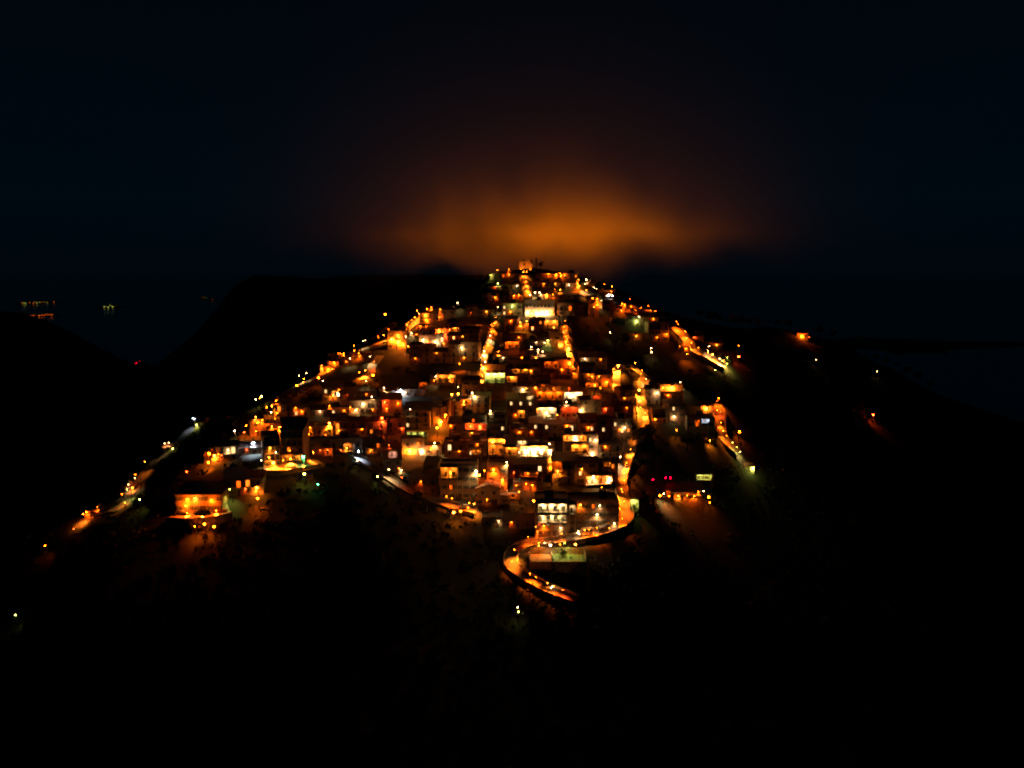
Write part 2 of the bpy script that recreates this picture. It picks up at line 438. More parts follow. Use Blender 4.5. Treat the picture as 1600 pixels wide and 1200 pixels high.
HOUSES = []     # dicts: root, boxes
BV, BF, BI = [], [], []
LITWIN = []     # (u, v, colour) lit windows read from the photograph, matched to real windows below
ORD = ['first','second','third','fourth','fifth','sixth','seventh','eighth','ninth','tenth','eleventh','twelfth','thirteenth','fourteenth']
NUMW = {1:'one',2:'two',3:'three',4:'four',5:'five',6:'six'}
def house(c, w, dep, st, yaw, wi, rt, sh=3.0, detail=2, label=None, name='house', group=None, ref=None, winp=None, plinth=6.0, balcp=.35, cat='house', nwin=None, fill_lamp=False):
    h = st*sh
    root = empty(name, c, yaw)
    tag(root, label, cat, group)
    rr = random.Random(int(abs(c.x*131+c.y*17)))
    wb = MB()
    wb.box(-w/2, w/2, 0, dep, .0, h)
    fb_ = MB(); fb_.box(-w/2-.06, w/2+.06, -.06, dep+.06, -plinth, .55); fb_.build('foundation', STONE, root)
    if st > 1 and rr.random() < .5:
        for s in range(1, st): wb.box(-w/2-.05, w/2+.05, -.05, dep+.05, s*sh-.12, s*sh+.06)
    if rt == 'gable':
        p = .30*dep/2
        wb.tri((-w/2,0,h),(-w/2,dep/2,h+p),(-w/2,dep,h)); wb.tri((w/2,0,h),(w/2,dep,h),(w/2,dep/2,h+p))
    if rt == 'front gable':
        p = .32*w/2
        wb.tri((-w/2,0,h),(w/2,0,h),(0,0,h+p)); wb.tri((-w/2,dep,h),(0,dep,h+p),(w/2,dep,h))
    if rt == 'flat': 
        for a in ((-w/2,w/2,0,.25),(-w/2,w/2,dep-.25,dep),(-w/2,-w/2+.25,.25,dep-.25),(w/2-.25,w/2,.25,dep-.25)):
            wb.box(*a, h+.001, h+.8)
    wall = wb.build('wall', WM[wi], root)
    rb = MB(); o = .45; t = .16
    if rt == 'gable':
        p = .30*dep/2; k = p/(dep/2)
        for s in (0, 1):
            ye = -o if s == 0 else dep+o; ze = h-o*k
            rb.quad((-w/2-o,ye,ze),(w/2+o,ye,ze),(w/2+o,dep/2,h+p),(-w/2-o,dep/2,h+p))
            rb.quad((-w/2-o,ye,ze+t),(w/2+o,ye,ze+t),(w/2+o,dep/2,h+p+t),(-w/2-o,dep/2,h+p+t))
            rb.quad((-w/2-o,ye,ze),(w/2+o,ye,ze),(w/2+o,ye,ze+t),(-w/2-o,ye,ze+t))
            for x in (-w/2-o, w/2+o): rb.quad((x,ye,ze),(x,dep/2,h+p),(x,dep/2,h+p+t),(x,ye,ze+t))
        rb.box(-w/2-o, w/2+o, dep/2-.14, dep/2+.14, h+p+t-.03, h+p+t+.1)
        rz = lambda y: h+p-abs(y-dep/2)*k+t
    elif rt == 'front gable':
        p = .32*w/2; k = p/(w/2)
        for s in (-1, 1):
            xe = s*(w/2+o); ze = h-o*k
            rb.quad((xe,-o,ze),(xe,dep+o,ze),(0,dep+o,h+p),(0,-o,h+p)); rb.quad((xe,-o,ze+t),(xe,dep+o,ze+t),(0,dep+o,h+p+t),(0,-o,h+p+t))
            rb.quad((xe,-o,ze),(xe,dep+o,ze),(xe,dep+o,ze+t),(xe,-o,ze+t))
            for y in (-o, dep+o): rb.quad((xe,y,ze),(0,y,h+p),(0,y,h+p+t),(xe,y,ze+t))
        rz = lambda y: h+p*.6
    elif rt == 'shed':
        rise = .22*dep
        z0, z1 = h+.02, h+rise
        rb.quad((-w/2-o,-o,z0-.1),(w/2+o,-o,z0-.1),(w/2+o,dep+.1,z1),(-w/2-o,dep+.1,z1)); rb.quad((-w/2-o,-o,z0-.1+t),(w/2+o,-o,z0-.1+t),(w/2+o,dep+.1,z1+t),(-w/2-o,dep+.1,z1+t))
        rb.quad((-w/2-o,-o,z0-.1),(w/2+o,-o,z0-.1),(w/2+o,-o,z0-.1+t),(-w/2-o,-o,z0-.1+t))
        for x in (-w/2-o, w/2+o): rb.quad((x,-o,z0-.1),(x,dep+.1,z1),(x,dep+.1,z1+t),(x,-o,z0-.1+t))
        for x in (-w/2+.002, w/2-.002): rb.tri((x,0,h),(x,dep,h),(x,dep,z1))
        rb.quad((-w/2,dep-.002,h),(w/2,dep-.002,h),(w/2,dep-.002,z1),(-w/2,dep-.002,z1))
        rz = lambda y: h+rise*y/dep+t
    else:
        rb.box(-w/2+.25, w/2-.25, .25, dep-.25, h+.02, h+.12)
        if rr.random() < .45 and w > 7:
            x = rr.uniform(-w/4, w/4); rb.box(x-1.5, x+1.5, dep*.5, dep*.5+3, h+.12, h+2.5); 
        rz = lambda y: h+.12
    roof = rb.build('roof', (TILE[rr.randrange(2)] if rt != 'flat' else (CONC if rr.random() < .4 else BITU)), root)
    if detail > 0:
        if rr.random() < .45: inst('antenna', G_ANT, roof, (rr.uniform(-w/3, w/3), dep*.55, rz(dep*.55)-.05), rr.uniform(0, 3))
        if rr.random() < .30: inst('satellite_dish', G_DISH, roof, (rr.uniform(-w/3, w/3), dep*.3, rz(dep*.3)-.05), rr.uniform(-.6, .6))
        if rt != 'flat' and rr.random() < .6: inst('chimney', G_CHIM, roof, (rr.uniform(-w/3, w/3), dep*.62, rz(dep*.62)))
        if rt == 'flat' and rr.random() < .5: inst('water_tank', G_TANK, roof, (rr.uniform(-w/3, w/3), dep*.25, rz(0)))
    # openings
    n = nwin or max(1, int(w/3.1))
    tt = rr.randrange(2); wins = []
    for s in range(st):
        bal = s > 0 and rr.random() < balcp
        for i in range(n):
            x = -w/2 + w*(i+.5)/n; z = s*sh
            if s == 0 and (i == n//2):
                inst('door', G_GAR if (w > 8 and rr.random() < .4) else G_DOOR, root, (x, -.061, .02)); continue
            t_ = 2 if (bal and abs(i-(n-1)/2) <= (n-1)/2) else tt
            g = None
            if rr.random() < .05: g = rr.choice('yywoo')
            o2 = inst('window', G_WIN[(t_, g)], root, (x, -.052, z + (.0 if t_ == 2 else .95)))
            wins.append((o2, t_))
        if bal: inst('balcony', balc(max(2.0, w*rr.choice([.45, .8, .9]))), root, (0, 0, s*sh-.02))
    if detail > 1:
        for sx_ in (-1, 1):
            for s in range(st):
                if rr.random() < .6:
                    o2 = inst('window', G_WIN[(0, None)], root, (sx_*(w/2+.052), dep*rr.uniform(.3, .7), s*sh+.95), sx_*math.pi/2)
    if fill_lamp and rr.random() < .8:  # small made-up lamp, added to lift the dim facades
        kx = rr.choice('oooooyyrw'); px_ = rr.uniform(-w*.38, w*.38); pz_ = rr.choice([2.45, 2.45, sh+2.3 if st > 1 else 2.45])
        pl_ = inst('facade_fill_lamp', G_FILL[kx], root, (px_, -.062, pz_))
        l_ = bpy.data.lights.new('lamp_light', 'SPOT' if c.y < 352 else 'POINT'); l_.color = LC[kx]; l_.energy = rr.choice([60, 110, 190, 320]); l_.shadow_soft_size = .05
        if c.y < 352: l_.spot_size = R(140); l_.spot_blend = 1.0
        lo = bpy.data.objects.new('lamp_light', l_); COL.objects.link(lo); lo.parent = pl_; lo.location = (0, -.28, -.22)
    M = Matrix.Translation(c) @ Matrix.Rotation(yaw, 4, 'Z')
    hi = len(HOUSES)
    HOUSES.append(dict(root=root, M=M, w=w, d=dep, h=h, wins=wins, ref=ref, st=st, rt=rt, lamps=[], wi=wi))
    k = len(BV); zt = h + (1.0 if rt != 'flat' else .8)
    pts = [(-w/2,0,-plinth),(w/2,0,-plinth),(w/2,dep,-plinth),(-w/2,dep,-plinth),(-w/2,0,h),(w/2,0,h),(w/2,dep,h+.8),(-w/2,dep,h+.8)]
    BV.extend([tuple(M @ Vector(p)) for p in pts])
    for q in ((4,5,6,7),(0,1,5,4),(1,2,6,5),(2,3,7,6),(3,0,4,7)): BF.append(tuple(k+i for i in q)); BI.append(hi)
    return HOUSES[-1]

RW = {'gable':'tile-roofed','front gable':'gable-fronted','shed':'lean-to-roofed','flat':'flat-roofed'}
# blocks of houses: (where it is, left col, row, right col, row, storeys lo, hi)
BLOCKS = [
 ('on the ridge left of the summit tower', 765,437, 812,433, 1,1),
 ('on the ridge right of the summit tower', 838,433, 905,436, 1,1),
 ('on the right shoulder of the summit', 912,446, 962,462, 1,1),
 ('under the ridge, left of the summit steps', 757,455, 814,451, 1,1),
 ('under the ridge, right of the summit steps', 832,449, 905,451, 1,1),
 ('above the floodlit hall, left end', 752,471, 818,468, 1,2),
 ('directly above the floodlit hall', 832,466, 905,469, 1,1),
 ('behind the white string lights', 940,482, 985,492, 1,2),
 ('to the left of the floodlit hall', 728,494, 770,493, 1,2),
 ('touching the floodlit hall on its left', 782,494, 818,494, 2,3),
 ('touching the floodlit hall on its right', 870,493, 936,496, 2,3),
 ('on the dark slope right of the hall', 955,506, 1040,514, 1,2),
 ('left end of the upper left lane', 655,507, 712,496, 1,2),
 ('left of the head of left stairs', 700,522, 768,514, 1,2),
 ('just below the floodlit hall', 788,517, 876,518, 1,2),
 ('along the upper left lane', 608,533, 690,524, 1,2),
 ('above the dark right slope', 985,530, 1046,534, 1,3),
 ('two rows under the floodlit hall', 778,542, 880,543, 1,2),
 ('left of the middle of left stairs', 655,545, 750,540, 2,3),
 ('along the lower ridge lane', 500,585, 590,549, 1,2),
 ('beside the upper right road', 1058,545, 1078,552, 1,1),
 ('beyond the upper right road', 1082,528, 1130,546, 1,1),
 ('three rows under the floodlit hall', 770,566, 888,567, 1,2),
 ('left of the foot of left stairs', 640,568, 748,566, 2,3),
 ('on the dark bank right of right stairs', 906,572, 950,578, 2,3),
 ('level with the foot of both stairs', 762,597, 895,595, 2,3),
 ('under the foot of right stairs', 903,602, 958,605, 2,3),
 ('left below the foot of left stairs', 672,602, 742,600, 1,3),
 ('dark row above the long left suburb', 505,628, 590,622, 1,3),
 ('between left suburb and middle block', 594,622, 668,620, 1,2),
 ('upper row of the middle block', 722,626, 896,622, 2,3),
 ('under the top bend of right road', 968,628, 992,629, 2,3),
 ('right of the top bend', 1008,630, 1070,634, 2,3),
 ('long row in the left suburb', 430,652, 628,646, 1,2),
 ('row above the slab tower', 705,650, 765,650, 2,3),
 ('second row of the middle block', 792,657, 992,655, 2,3),
 ('right below the twin road lamps', 1018,660, 1072,664, 2,3),
 ('left suburb, behind the plaza', 392,682, 520,678, 1,2),
 ('left of the tall striped block', 522,680, 632,678, 1,3),
 ('right of the tall striped block', 700,684, 760,684, 2,3),
 ('third row of the middle block', 794,684, 900,684, 1,2),
 ('dark row of small square windows', 904,687, 990,688, 3,3),
 ('edge of the left suburb above plaza', 340,722, 408,706, 1,2),
 ('row right of the plaza', 478,712, 566,708, 2,3),
 ('centre left, under the striped block', 570,712, 690,711, 1,2),
 ('centre, left of the bright arcade', 694,713, 760,713, 2,2),
 ('arcade row of the middle block', 763,715, 856,716, 2,2),
 ('right of the bright arcade', 880,716, 972,715, 2,3),
 ('bend of the lower left road', 600,736, 684,752, 1,2),
 ('behind the orange corner house', 794,748, 852,748, 2,2),
 ('above the big front house', 862,756, 966,757, 2,3),
 ('foot of the lower left road', 640,764, 684,774, 2,3),
 ('below the chapel front house', 742,792, 800,788, 1,2),
 ('behind the big front house, left', 802,768, 838,768, 1,1),
 ('behind the lit villa', 352,776, 412,772, 2,2),
 ('lowest dark row of the village', 752,822, 832,826, 1,1),
]
def zrow(pts, w2):
    return None
def lot(uc, v, wpx):
    p = tr(uc, v); a = tr(uc-wpx*.5, v); b = tr(uc+wpx*.5, v)
    return p, a, b
for bi, (where, u0, v0, u1, v1, s0, s1) in enumerate(BLOCKS):
    rr = random.Random(100+bi)
    u = u0; lots = []
    while u < u1 - 6:
        p = tr(u, v0 + (v1-v0)*(u-u0)/max(1, u1-u0)); sc = F/p.length
        w = rr.uniform(5.6, 9.6); 
        wp = w*sc
        if u + wp > u1 or (u1-u-wp) < 5.5*sc: wp = min(u1 - u, 13*sc)
        lots.append((u, wp)); u += wp
    for k, (uu, wp) in enumerate(lots):
        uc = uu + wp/2; v = v0 + (v1-v0)*(uc-u0)/max(1, u1-u0) + rr.uniform(-1.2, 1.2)
        p = tr(uc, v); sc = F/p.length; w = wp/sc - rr.choice([.06, .06, .5])
        a = tr(uu, v0+(v1-v0)*(uu-u0)/(u1-u0)); b = tr(uu+wp, v0+(v1-v0)*(uu+wp-u0)/(u1-u0))
        d = b - a; yaw = max(-.45, min(.45, math.atan2(d.y, d.x)))*.8 + rr.uniform(-.03, .03)
        st = rr.randint(s0, s1); wi = rr.choice([0,0,1,2,3,4,5,5,6,7]); rt = rr.choice(['gable','gable','shed','flat','flat'])
        z = min(a.z, b.z, p.z) 
        ref = f"{ORD[k] if len(lots) > 1 else 'only'} house from left" if len(lots) > 1 else 'lone house'
        n1 = f"{NUMW[st]}-storey {WALLS[wi][0]} {RW[rt]} house"
        lab = n1 + (f", {ORD[k]} from left" if len(lots) > 1 else '') + ', ' + where
        house(Vector((p.x, p.y, z+.05)), w, rr.uniform(7, 9.5), st, yaw, wi, rt, sh=rr.uniform(2.85, 3.15)*(.86 if p.y > 470 else 1), detail=2 if p.y < 400 else 1,
              fill_lamp=True, label=lab, group='houses stepping up the hill', ref=(f"{ORD[k]} house from left, " if len(lots) > 1 else 'lone house, ') + where)
print('houses', len(HOUSES))
# ------------------------------------------------------------------ buildings that stand out in the photograph
def S(u0, u1, vb, vt, st, wi, rt, label, dep=9, yaw=0.0, name='house', cat='house', **k):
    uc = (u0+u1)/2; p = tr(uc, vb); sc = F/p.length; w = (u1-u0)/sc; sh = (vb-vt)/sc/st
    return house(Vector((p.x, p.y, p.z+.03)), w, dep, st, yaw, wi, rt, sh=sh, detail=2, label=label, name=name, cat=cat, ref=k.pop('ref', label), **k)
HALL = S(820.5, 866, 493.5, 472, 2, 3, 'flat', 'long white two-storey hall floodlit brightly near the hilltop', 10, ref='floodlit hall near hilltop', nwin=8, name='town_hall', cat='hall', balcp=0)
SLAB = S(764.5, 790, 685, 646, 4, 6, 'flat', 'narrow four-storey orange-lit slab tower with blank right side and small left balconies', 9, ref='narrow slab tower', nwin=3, balcp=0, name='apartment_tower', cat='apartment block')
STRIPE = S(631, 672, 670, 641, 3, 6, 'shed', 'wide three-storey block with dark stripes, left of the bright orange alley', 10, ref='wide striped block', balcp=.5, name='apartment_block', cat='apartment block')
ALLEY1 = S(676, 690, 668, 640, 2, 1, 'flat', 'narrow ochre house at the foot of the bright orange alley', 12, -.35, ref='ochre house in the orange alley', nwin=1, balcp=0)
ALLEY2 = S(690, 705, 657, 629, 2, 1, 'flat', 'narrow ochre house at the head of the bright orange alley', 12, -.35, ref='upper ochre house in the orange alley', nwin=1, balcp=0)
CHAP = S(745, 781, 790, 763, 2, 3, 'front gable', 'pale gable-fronted house with pointed roof below the orange corner house', 8, ref='pale pointed-roof house', nwin=2, balcp=0)
CORN = S(761, 793, 768, 729, 3, 1, 'flat', 'tall ochre corner house glowing orange, two small square windows', 9, ref='glowing ochre corner house', nwin=2, balcp=0)
PAIR = S(688, 746, 781, 727, 4, 0, 'flat', 'broad four-storey cream house with a glowing top veranda, left of corner house', 9, ref='broad cream four-storey house', nwin=5, balcp=.3)
BIGL = S(836.5, 887.5, 839, 782, 4, 0, 'flat', 'tall front house with two bright glazed storeys above the hairpin road', 11, ref='tall glazed front house', nwin=4, balcp=0, name='apartment_block', cat='apartment block')
BIGR = S(888.5, 966, 823, 785, 3, 5, 'flat', 'long dark right wing beside the bright glazed front house', 12, ref='dark right wing', nwin=7, balcp=0, name='apartment_block', cat='apartment block')
VILLA = S(278, 345, 801, 774, 2, 1, 'shed', 'isolated two-storey villa lit orange at the lower left edge of the village', 10, ref='orange-lit villa', nwin=6, balcp=0, name='villa', cat='villa')
PLAZ = S(414, 438, 731, 686, 4, 1, 'flat', 'four-storey apartment block with stacked yellow balconies on the plaza', 12, .35, ref='plaza apartment block', nwin=3, balcp=1, name='apartment_block', cat='apartment block')
PLAZ2 = S(440, 474, 722, 672, 4, 5, 'shed', 'tall brown block standing right behind the plaza', 10, ref='brown block behind plaza', nwin=4, balcp=.5, name='apartment_block', cat='apartment block')
LOWL = S(1021, 1100, 783, 769, 1, 3, 'shed', 'long low white farmhouse alone below the dark trees on the right', 9, ref='long low white farmhouse', nwin=8, name='farmhouse', cat='farmhouse')
BLUE = S(1073, 1116, 684, 654, 2, 2, 'flat', 'pale grey two-storey house with a blue-lit window beside the right road', 9, ref='blue-window house', nwin=4, balcp=0)
ROOFR = S(1032, 1066, 622, 604, 1, 6, 'flat', 'low sandy house with glowing roof terrace, right of the top bend', 8, ref='roof terrace house', nwin=3)
GREEN = S(755, 790, 599, 572, 2, 0, 'flat', 'cream two-storey house with lime-lit ground floor at the foot of left stairs', 8, ref='lime-lit house', nwin=3, balcp=0)
LANEH = S(512, 530, 572, 557, 2, 6, 'flat', 'small sandy cube house lit orange on the lower ridge lane', 6, ref='small cube house', nwin=2)
WHT = S(655, 670, 533, 518, 2, 3, 'flat', 'small white house with a fan of light up its wall, upper left', 6, ref='small white fan-lit house', nwin=1)
YEL = S(606, 634, 546, 520, 2, 1, 'flat', 'ochre two-storey house flooded in yellow light at the upper left', 8, ref='yellow-flooded house', nwin=3)
FARR = S(1246, 1262, 529, 521, 1, 0, 'gable', 'lone cream cottage on the distant right ridge', 6, ref='lone ridge cottage')
for (u0, u1, vb, vt, txt) in [(190, 208, 772, 763, 'small cottage beside the middle of the far left road'), (255, 270, 706, 699, 'small cottage beside the upper far left road'),
                              (134, 152, 808, 800, 'orange-lit cottage at the lower end of the far left road'), (304, 318, 668, 658, 'white-lit cottage at the top of the far left road'),
                              (320, 338, 722, 712, 'orange-lit cottage above the villa'), (1096, 1114, 642, 634, 'small lit house at the head of the right road'),
                              (1164, 1178, 737, 729, 'tiny cottage alone below the right road'), (1088, 1114, 754, 744, 'lime-lit shed above the white farmhouse')]:
    S(u0, u1, vb, vt, 1, 0, 'gable', txt, 6, ref=txt.split(' at ')[0].split(' above ')[0] if False else txt)

# ruined tower on the very top
p = tr(821.5, 420); sc = F/p.length
root = empty('ruined_tower', p); tag(root, 'broken square stone tower on the very top of the hill', 'tower')
wb = MB(); w, d, h = 20/sc, 6.0, 13.5/sc
r0 = random.Random(4)
for side in range(4):
    n = 7
    for i in range(n):
        hh = h*(1.0 if side in (1,) else .92) - (r0.random()**1.5)*2.0 + (1.0 if i in (4, 5) and side == 0 else 0)
        t0, t1 = i/n, (i+1)/n
        if side == 0: wb.box(-w/2+w*t0, -w/2+w*t1-.004, 0, .9, -5, hh)
        if side == 1: wb.box(-w/2+w*t0, -w/2+w*t1-.004, d-.9, d, -5, hh+.4)
        if side == 2: wb.box(-w/2-.003, -w/2+.9, .9+(d-1.8)*t0, .9+(d-1.8)*t1-.004, -5, hh)
        if side == 3: wb.box(w/2-.9, w/2+.003, .9+(d-1.8)*t0, .9+(d-1.8)*t1-.004, -5, hh)
wb.build('wall', STONE, root)
b = MB(); b.box(-.5,.5,-.02,.02,0,1.6); b.build('window', GLASS, root, (-.8, -.03, 1.9))
k = len(BV); BV.extend([tuple(p+Vector(q)) for q in ((-w/2,0,-5),(w/2,0,-5),(w/2,0,h),(-w/2,0,h))]); BF.append((k,k+1,k+2,k+3)); BI.append(-1)

for s in (-1, 1):
    fr = empty('floodlight', p + Vector((s*2.6, -3.2, hz(p.x+s*2.6, p.y-3.2)-p.z)))
    tag(fr, f"{'left' if s < 0 else 'right'} orange floodlight at the foot of the ruined tower", 'floodlight')
    MB().box(-.3,.3,-.1,.1,0,.35).build('housing', METAL, fr); MB().box(-.26,.26,-.06,.06,.352,.40).build('lamp_glass', BULB['o'], fr)
    l_ = bpy.data.lights.new('lamp_light', 'SPOT'); l_.spot_size = R(120); l_.spot_blend = .8; l_.color = (1.0,.2,.012); l_.energy = 1500; l_.shadow_soft_size = .1
    lo = bpy.data.objects.new('lamp_light', l_); COL.objects.link(lo); lo.parent = fr; lo.location = (0, .1, .6); lo.rotation_euler = (R(125), 0, 0)
# sports court below the hairpin, on its retaining wall
z = -96.8; y0, y1 = 284.5, 293.5
def xat(u, y, z):
    f = y*CP - z*SP; return (u-800)*f/F
root = empty('sports_court', (xat(829, y0, z), y0, z)); tag(root, 'walled sports court in two halves below the hairpin road', 'sports court')
L = xat(915, y0, z)-xat(829, y0, z); L1 = xat(863, y0, z)-xat(829, y0, z); D = y1-y0
b = MB(); b.box(-.4, L+.4, -.4, 0, -12, .5); b.box(-.4, 0, 0, D, -12, 1.0); b.box(L, L+.4, 0, D, -12, 1.6); b.box(0, L, D, D+.3, -6, 2.2)
b.build('retaining_wall', STONE, root)
b = MB(); b.box(0, L1-.1, 0, D, -3, .02); b.build('ochre_court_floor', CLAY, root)
b = MB(); b.box(L1+.1, L, 0, D, -3, .02)
b.box(L1+1, L-1, .6, .7, .02, .025, 1); b.box(L1+1, L-1, D-.7, D-.6, .02, .025, 1); b.box(L1+1, L1+1.1, .7, D-.7, .02, .025, 1); b.box(L-1.1, L-1, .7, D-.7, .02, .025, 1); b.box((L1+L)/2-.05, (L1+L)/2+.05, .7, D-.7, .02, .025, 1)
b.build('green_court_floor', [COURT, FRAME], root)
b = MB(); b.box(L1-.1, L1+.1, 0, D, -3, 1.3); b.build('dividing_wall', STONE, root)
b = MB()
for i in range(13):
    x = L*i/12; b.tube((x, D+.15, 2.2), (x, D+.15, 5.0), .05, n=5)
b.tube((0, D+.15, 5.0), (L, D+.15, 5.0), .04, n=5); b.tube((0, D+.15, 3.6), (L, D+.15, 3.6), .03, n=5)
b.build('fence', METAL, root)
for xx, yy, cc, pw_, nm_ in ((3.0, D-.4, 'y', 1500, 'yellow floodlight post on the ochre half of the sports court'), (L1+4.5, D-.4, 'g', 1700, 'lime floodlight post on the green half of the sports court')):
    fr = empty('floodlight', root.location + Vector((xx, yy, 0))); tag(fr, nm_, 'floodlight')
    MB().tube((0,0,0), (0,0,4.2), .07, n=6).build('pole', METAL, fr); MB().box(-.3,.3,-.35,.0,4.2,4.4).build('lamp_head', METAL, fr); MB().box(-.24,.24,-.3,-.05,4.14,4.198).build('lamp_glass', BULB[cc], fr)
    l_ = bpy.data.lights.new('lamp_light', 'SPOT'); l_.spot_size = R(150); l_.spot_blend = .5; l_.color = LC[cc]; l_.energy = pw_; l_.shadow_soft_size = .15
    lo = bpy.data.objects.new('lamp_light', l_); COL.objects.link(lo); lo.parent = fr; lo.location = (0, -.2, 4.0); lo.rotation_euler = (R(-18), 0, 0)

# ------------------------------------------------------------------ ray casting against houses and ground
HB = BVHTree.FromPolygons(BV, BF)
def cast(o, d):
    a = HB.ray_cast(o, d); t = TB.ray_cast(o, d)
    da = a[3] if a[0] else 1e9; dt = t[3] if t[0] else 1e9
    if da < dt: return a[0], BI[a[2]], a[1]
    if t[0]: return t[0], None, t[1]
    return None, None, None

def mklight(col, power, loc, parent, rad=.12, spot=0):
    l = bpy.data.lights.new('lamp_light', 'SPOT' if spot else 'POINT')
    if spot: l.spot_size = R(spot); l.spot_blend = .75
    l.color = LC[col]; l.energy = power; l.shadow_soft_size = rad
    o = bpy.data.objects.new('lamp_light', l); COL.objects.link(o); o.parent = parent; o.location = loc
    return o
VP = 2.0
# covered terraces: rectangle in the photograph, colour of its light, strength 1-5
VER = [
 (850,501,872,513,'y',3,0),(789,534,811,545,'o',3,0),(801,577,828,583,'y',3,0),(791,588,808,597,'y',4,0),(757,583,789,598,'g',4,1),(682,586,711,598,'y',3,1),
 (680,514,700,526,'r',3,0),(704,512,719,519,'y',3,0),(636,675,668,682,'g',3,0),(572,701,591,709,'y',3,1),(607,705,621,715,'p',3,0),(689,730,715,747,'y',3,1),
 (736,703,752,709,'y',2,0),(838,612,879,625,'o',4,1),(881,613,910,626,'w',4,0),(809,641,820,653,'y',3,0),(838,637,869,655,'w',4,1),(876,636,903,655,'r',3,0),
 (880,680,917,689,'y',5,0),(893,694,920,709,'y',5,1),(763,686,789,710,'y',4,1),(808,689,823,694,'w',4,0),(812,697,856,713,'y',5,1),(790,699,811,712,'y',3,1),(862,721,879,738,'o',3,1),
 (812,738,848,745,'o',4,1),(915,742,957,757,'y',4,0),(794,772,812,779,'o',3,0),(840,787,886,801,'w',5,1),(839,805,886,817,'w',5,1),(889,789,900,804,'w',2,1),
 (719,624,736,633,'o',4,0),(1096,655,1108,661,'b',3,0),(1086,656,1093,661,'o',2,0),(440,711,475,719,'y',4,1),(915,599,935,605,'o',3,0),
 (1088,742,1112,750,'g',3,0),(984,780,998,799,'g',4,1),(850,565,874,575,'o',2,0),(650,510,672,515,'o',2,0),(822,619,834,628,'w',1,1),(742,662,760,672,'r',2,0),
 (727,661,742,671,'o',2,0),(943,722,955,729,'y',1,0),(530,645,541,651,'o',3,0),(1040,767,1048,775,'o',2,0),(518,611,530,619,'y',2,0),(505,700,520,712,'o',1,1),
 (536,692,552,706,'y',1,1),(925,618,940,624,'r',2,0),(655,598,667,604,'o',1,0),(842,601,858,605,'o',1,0)]
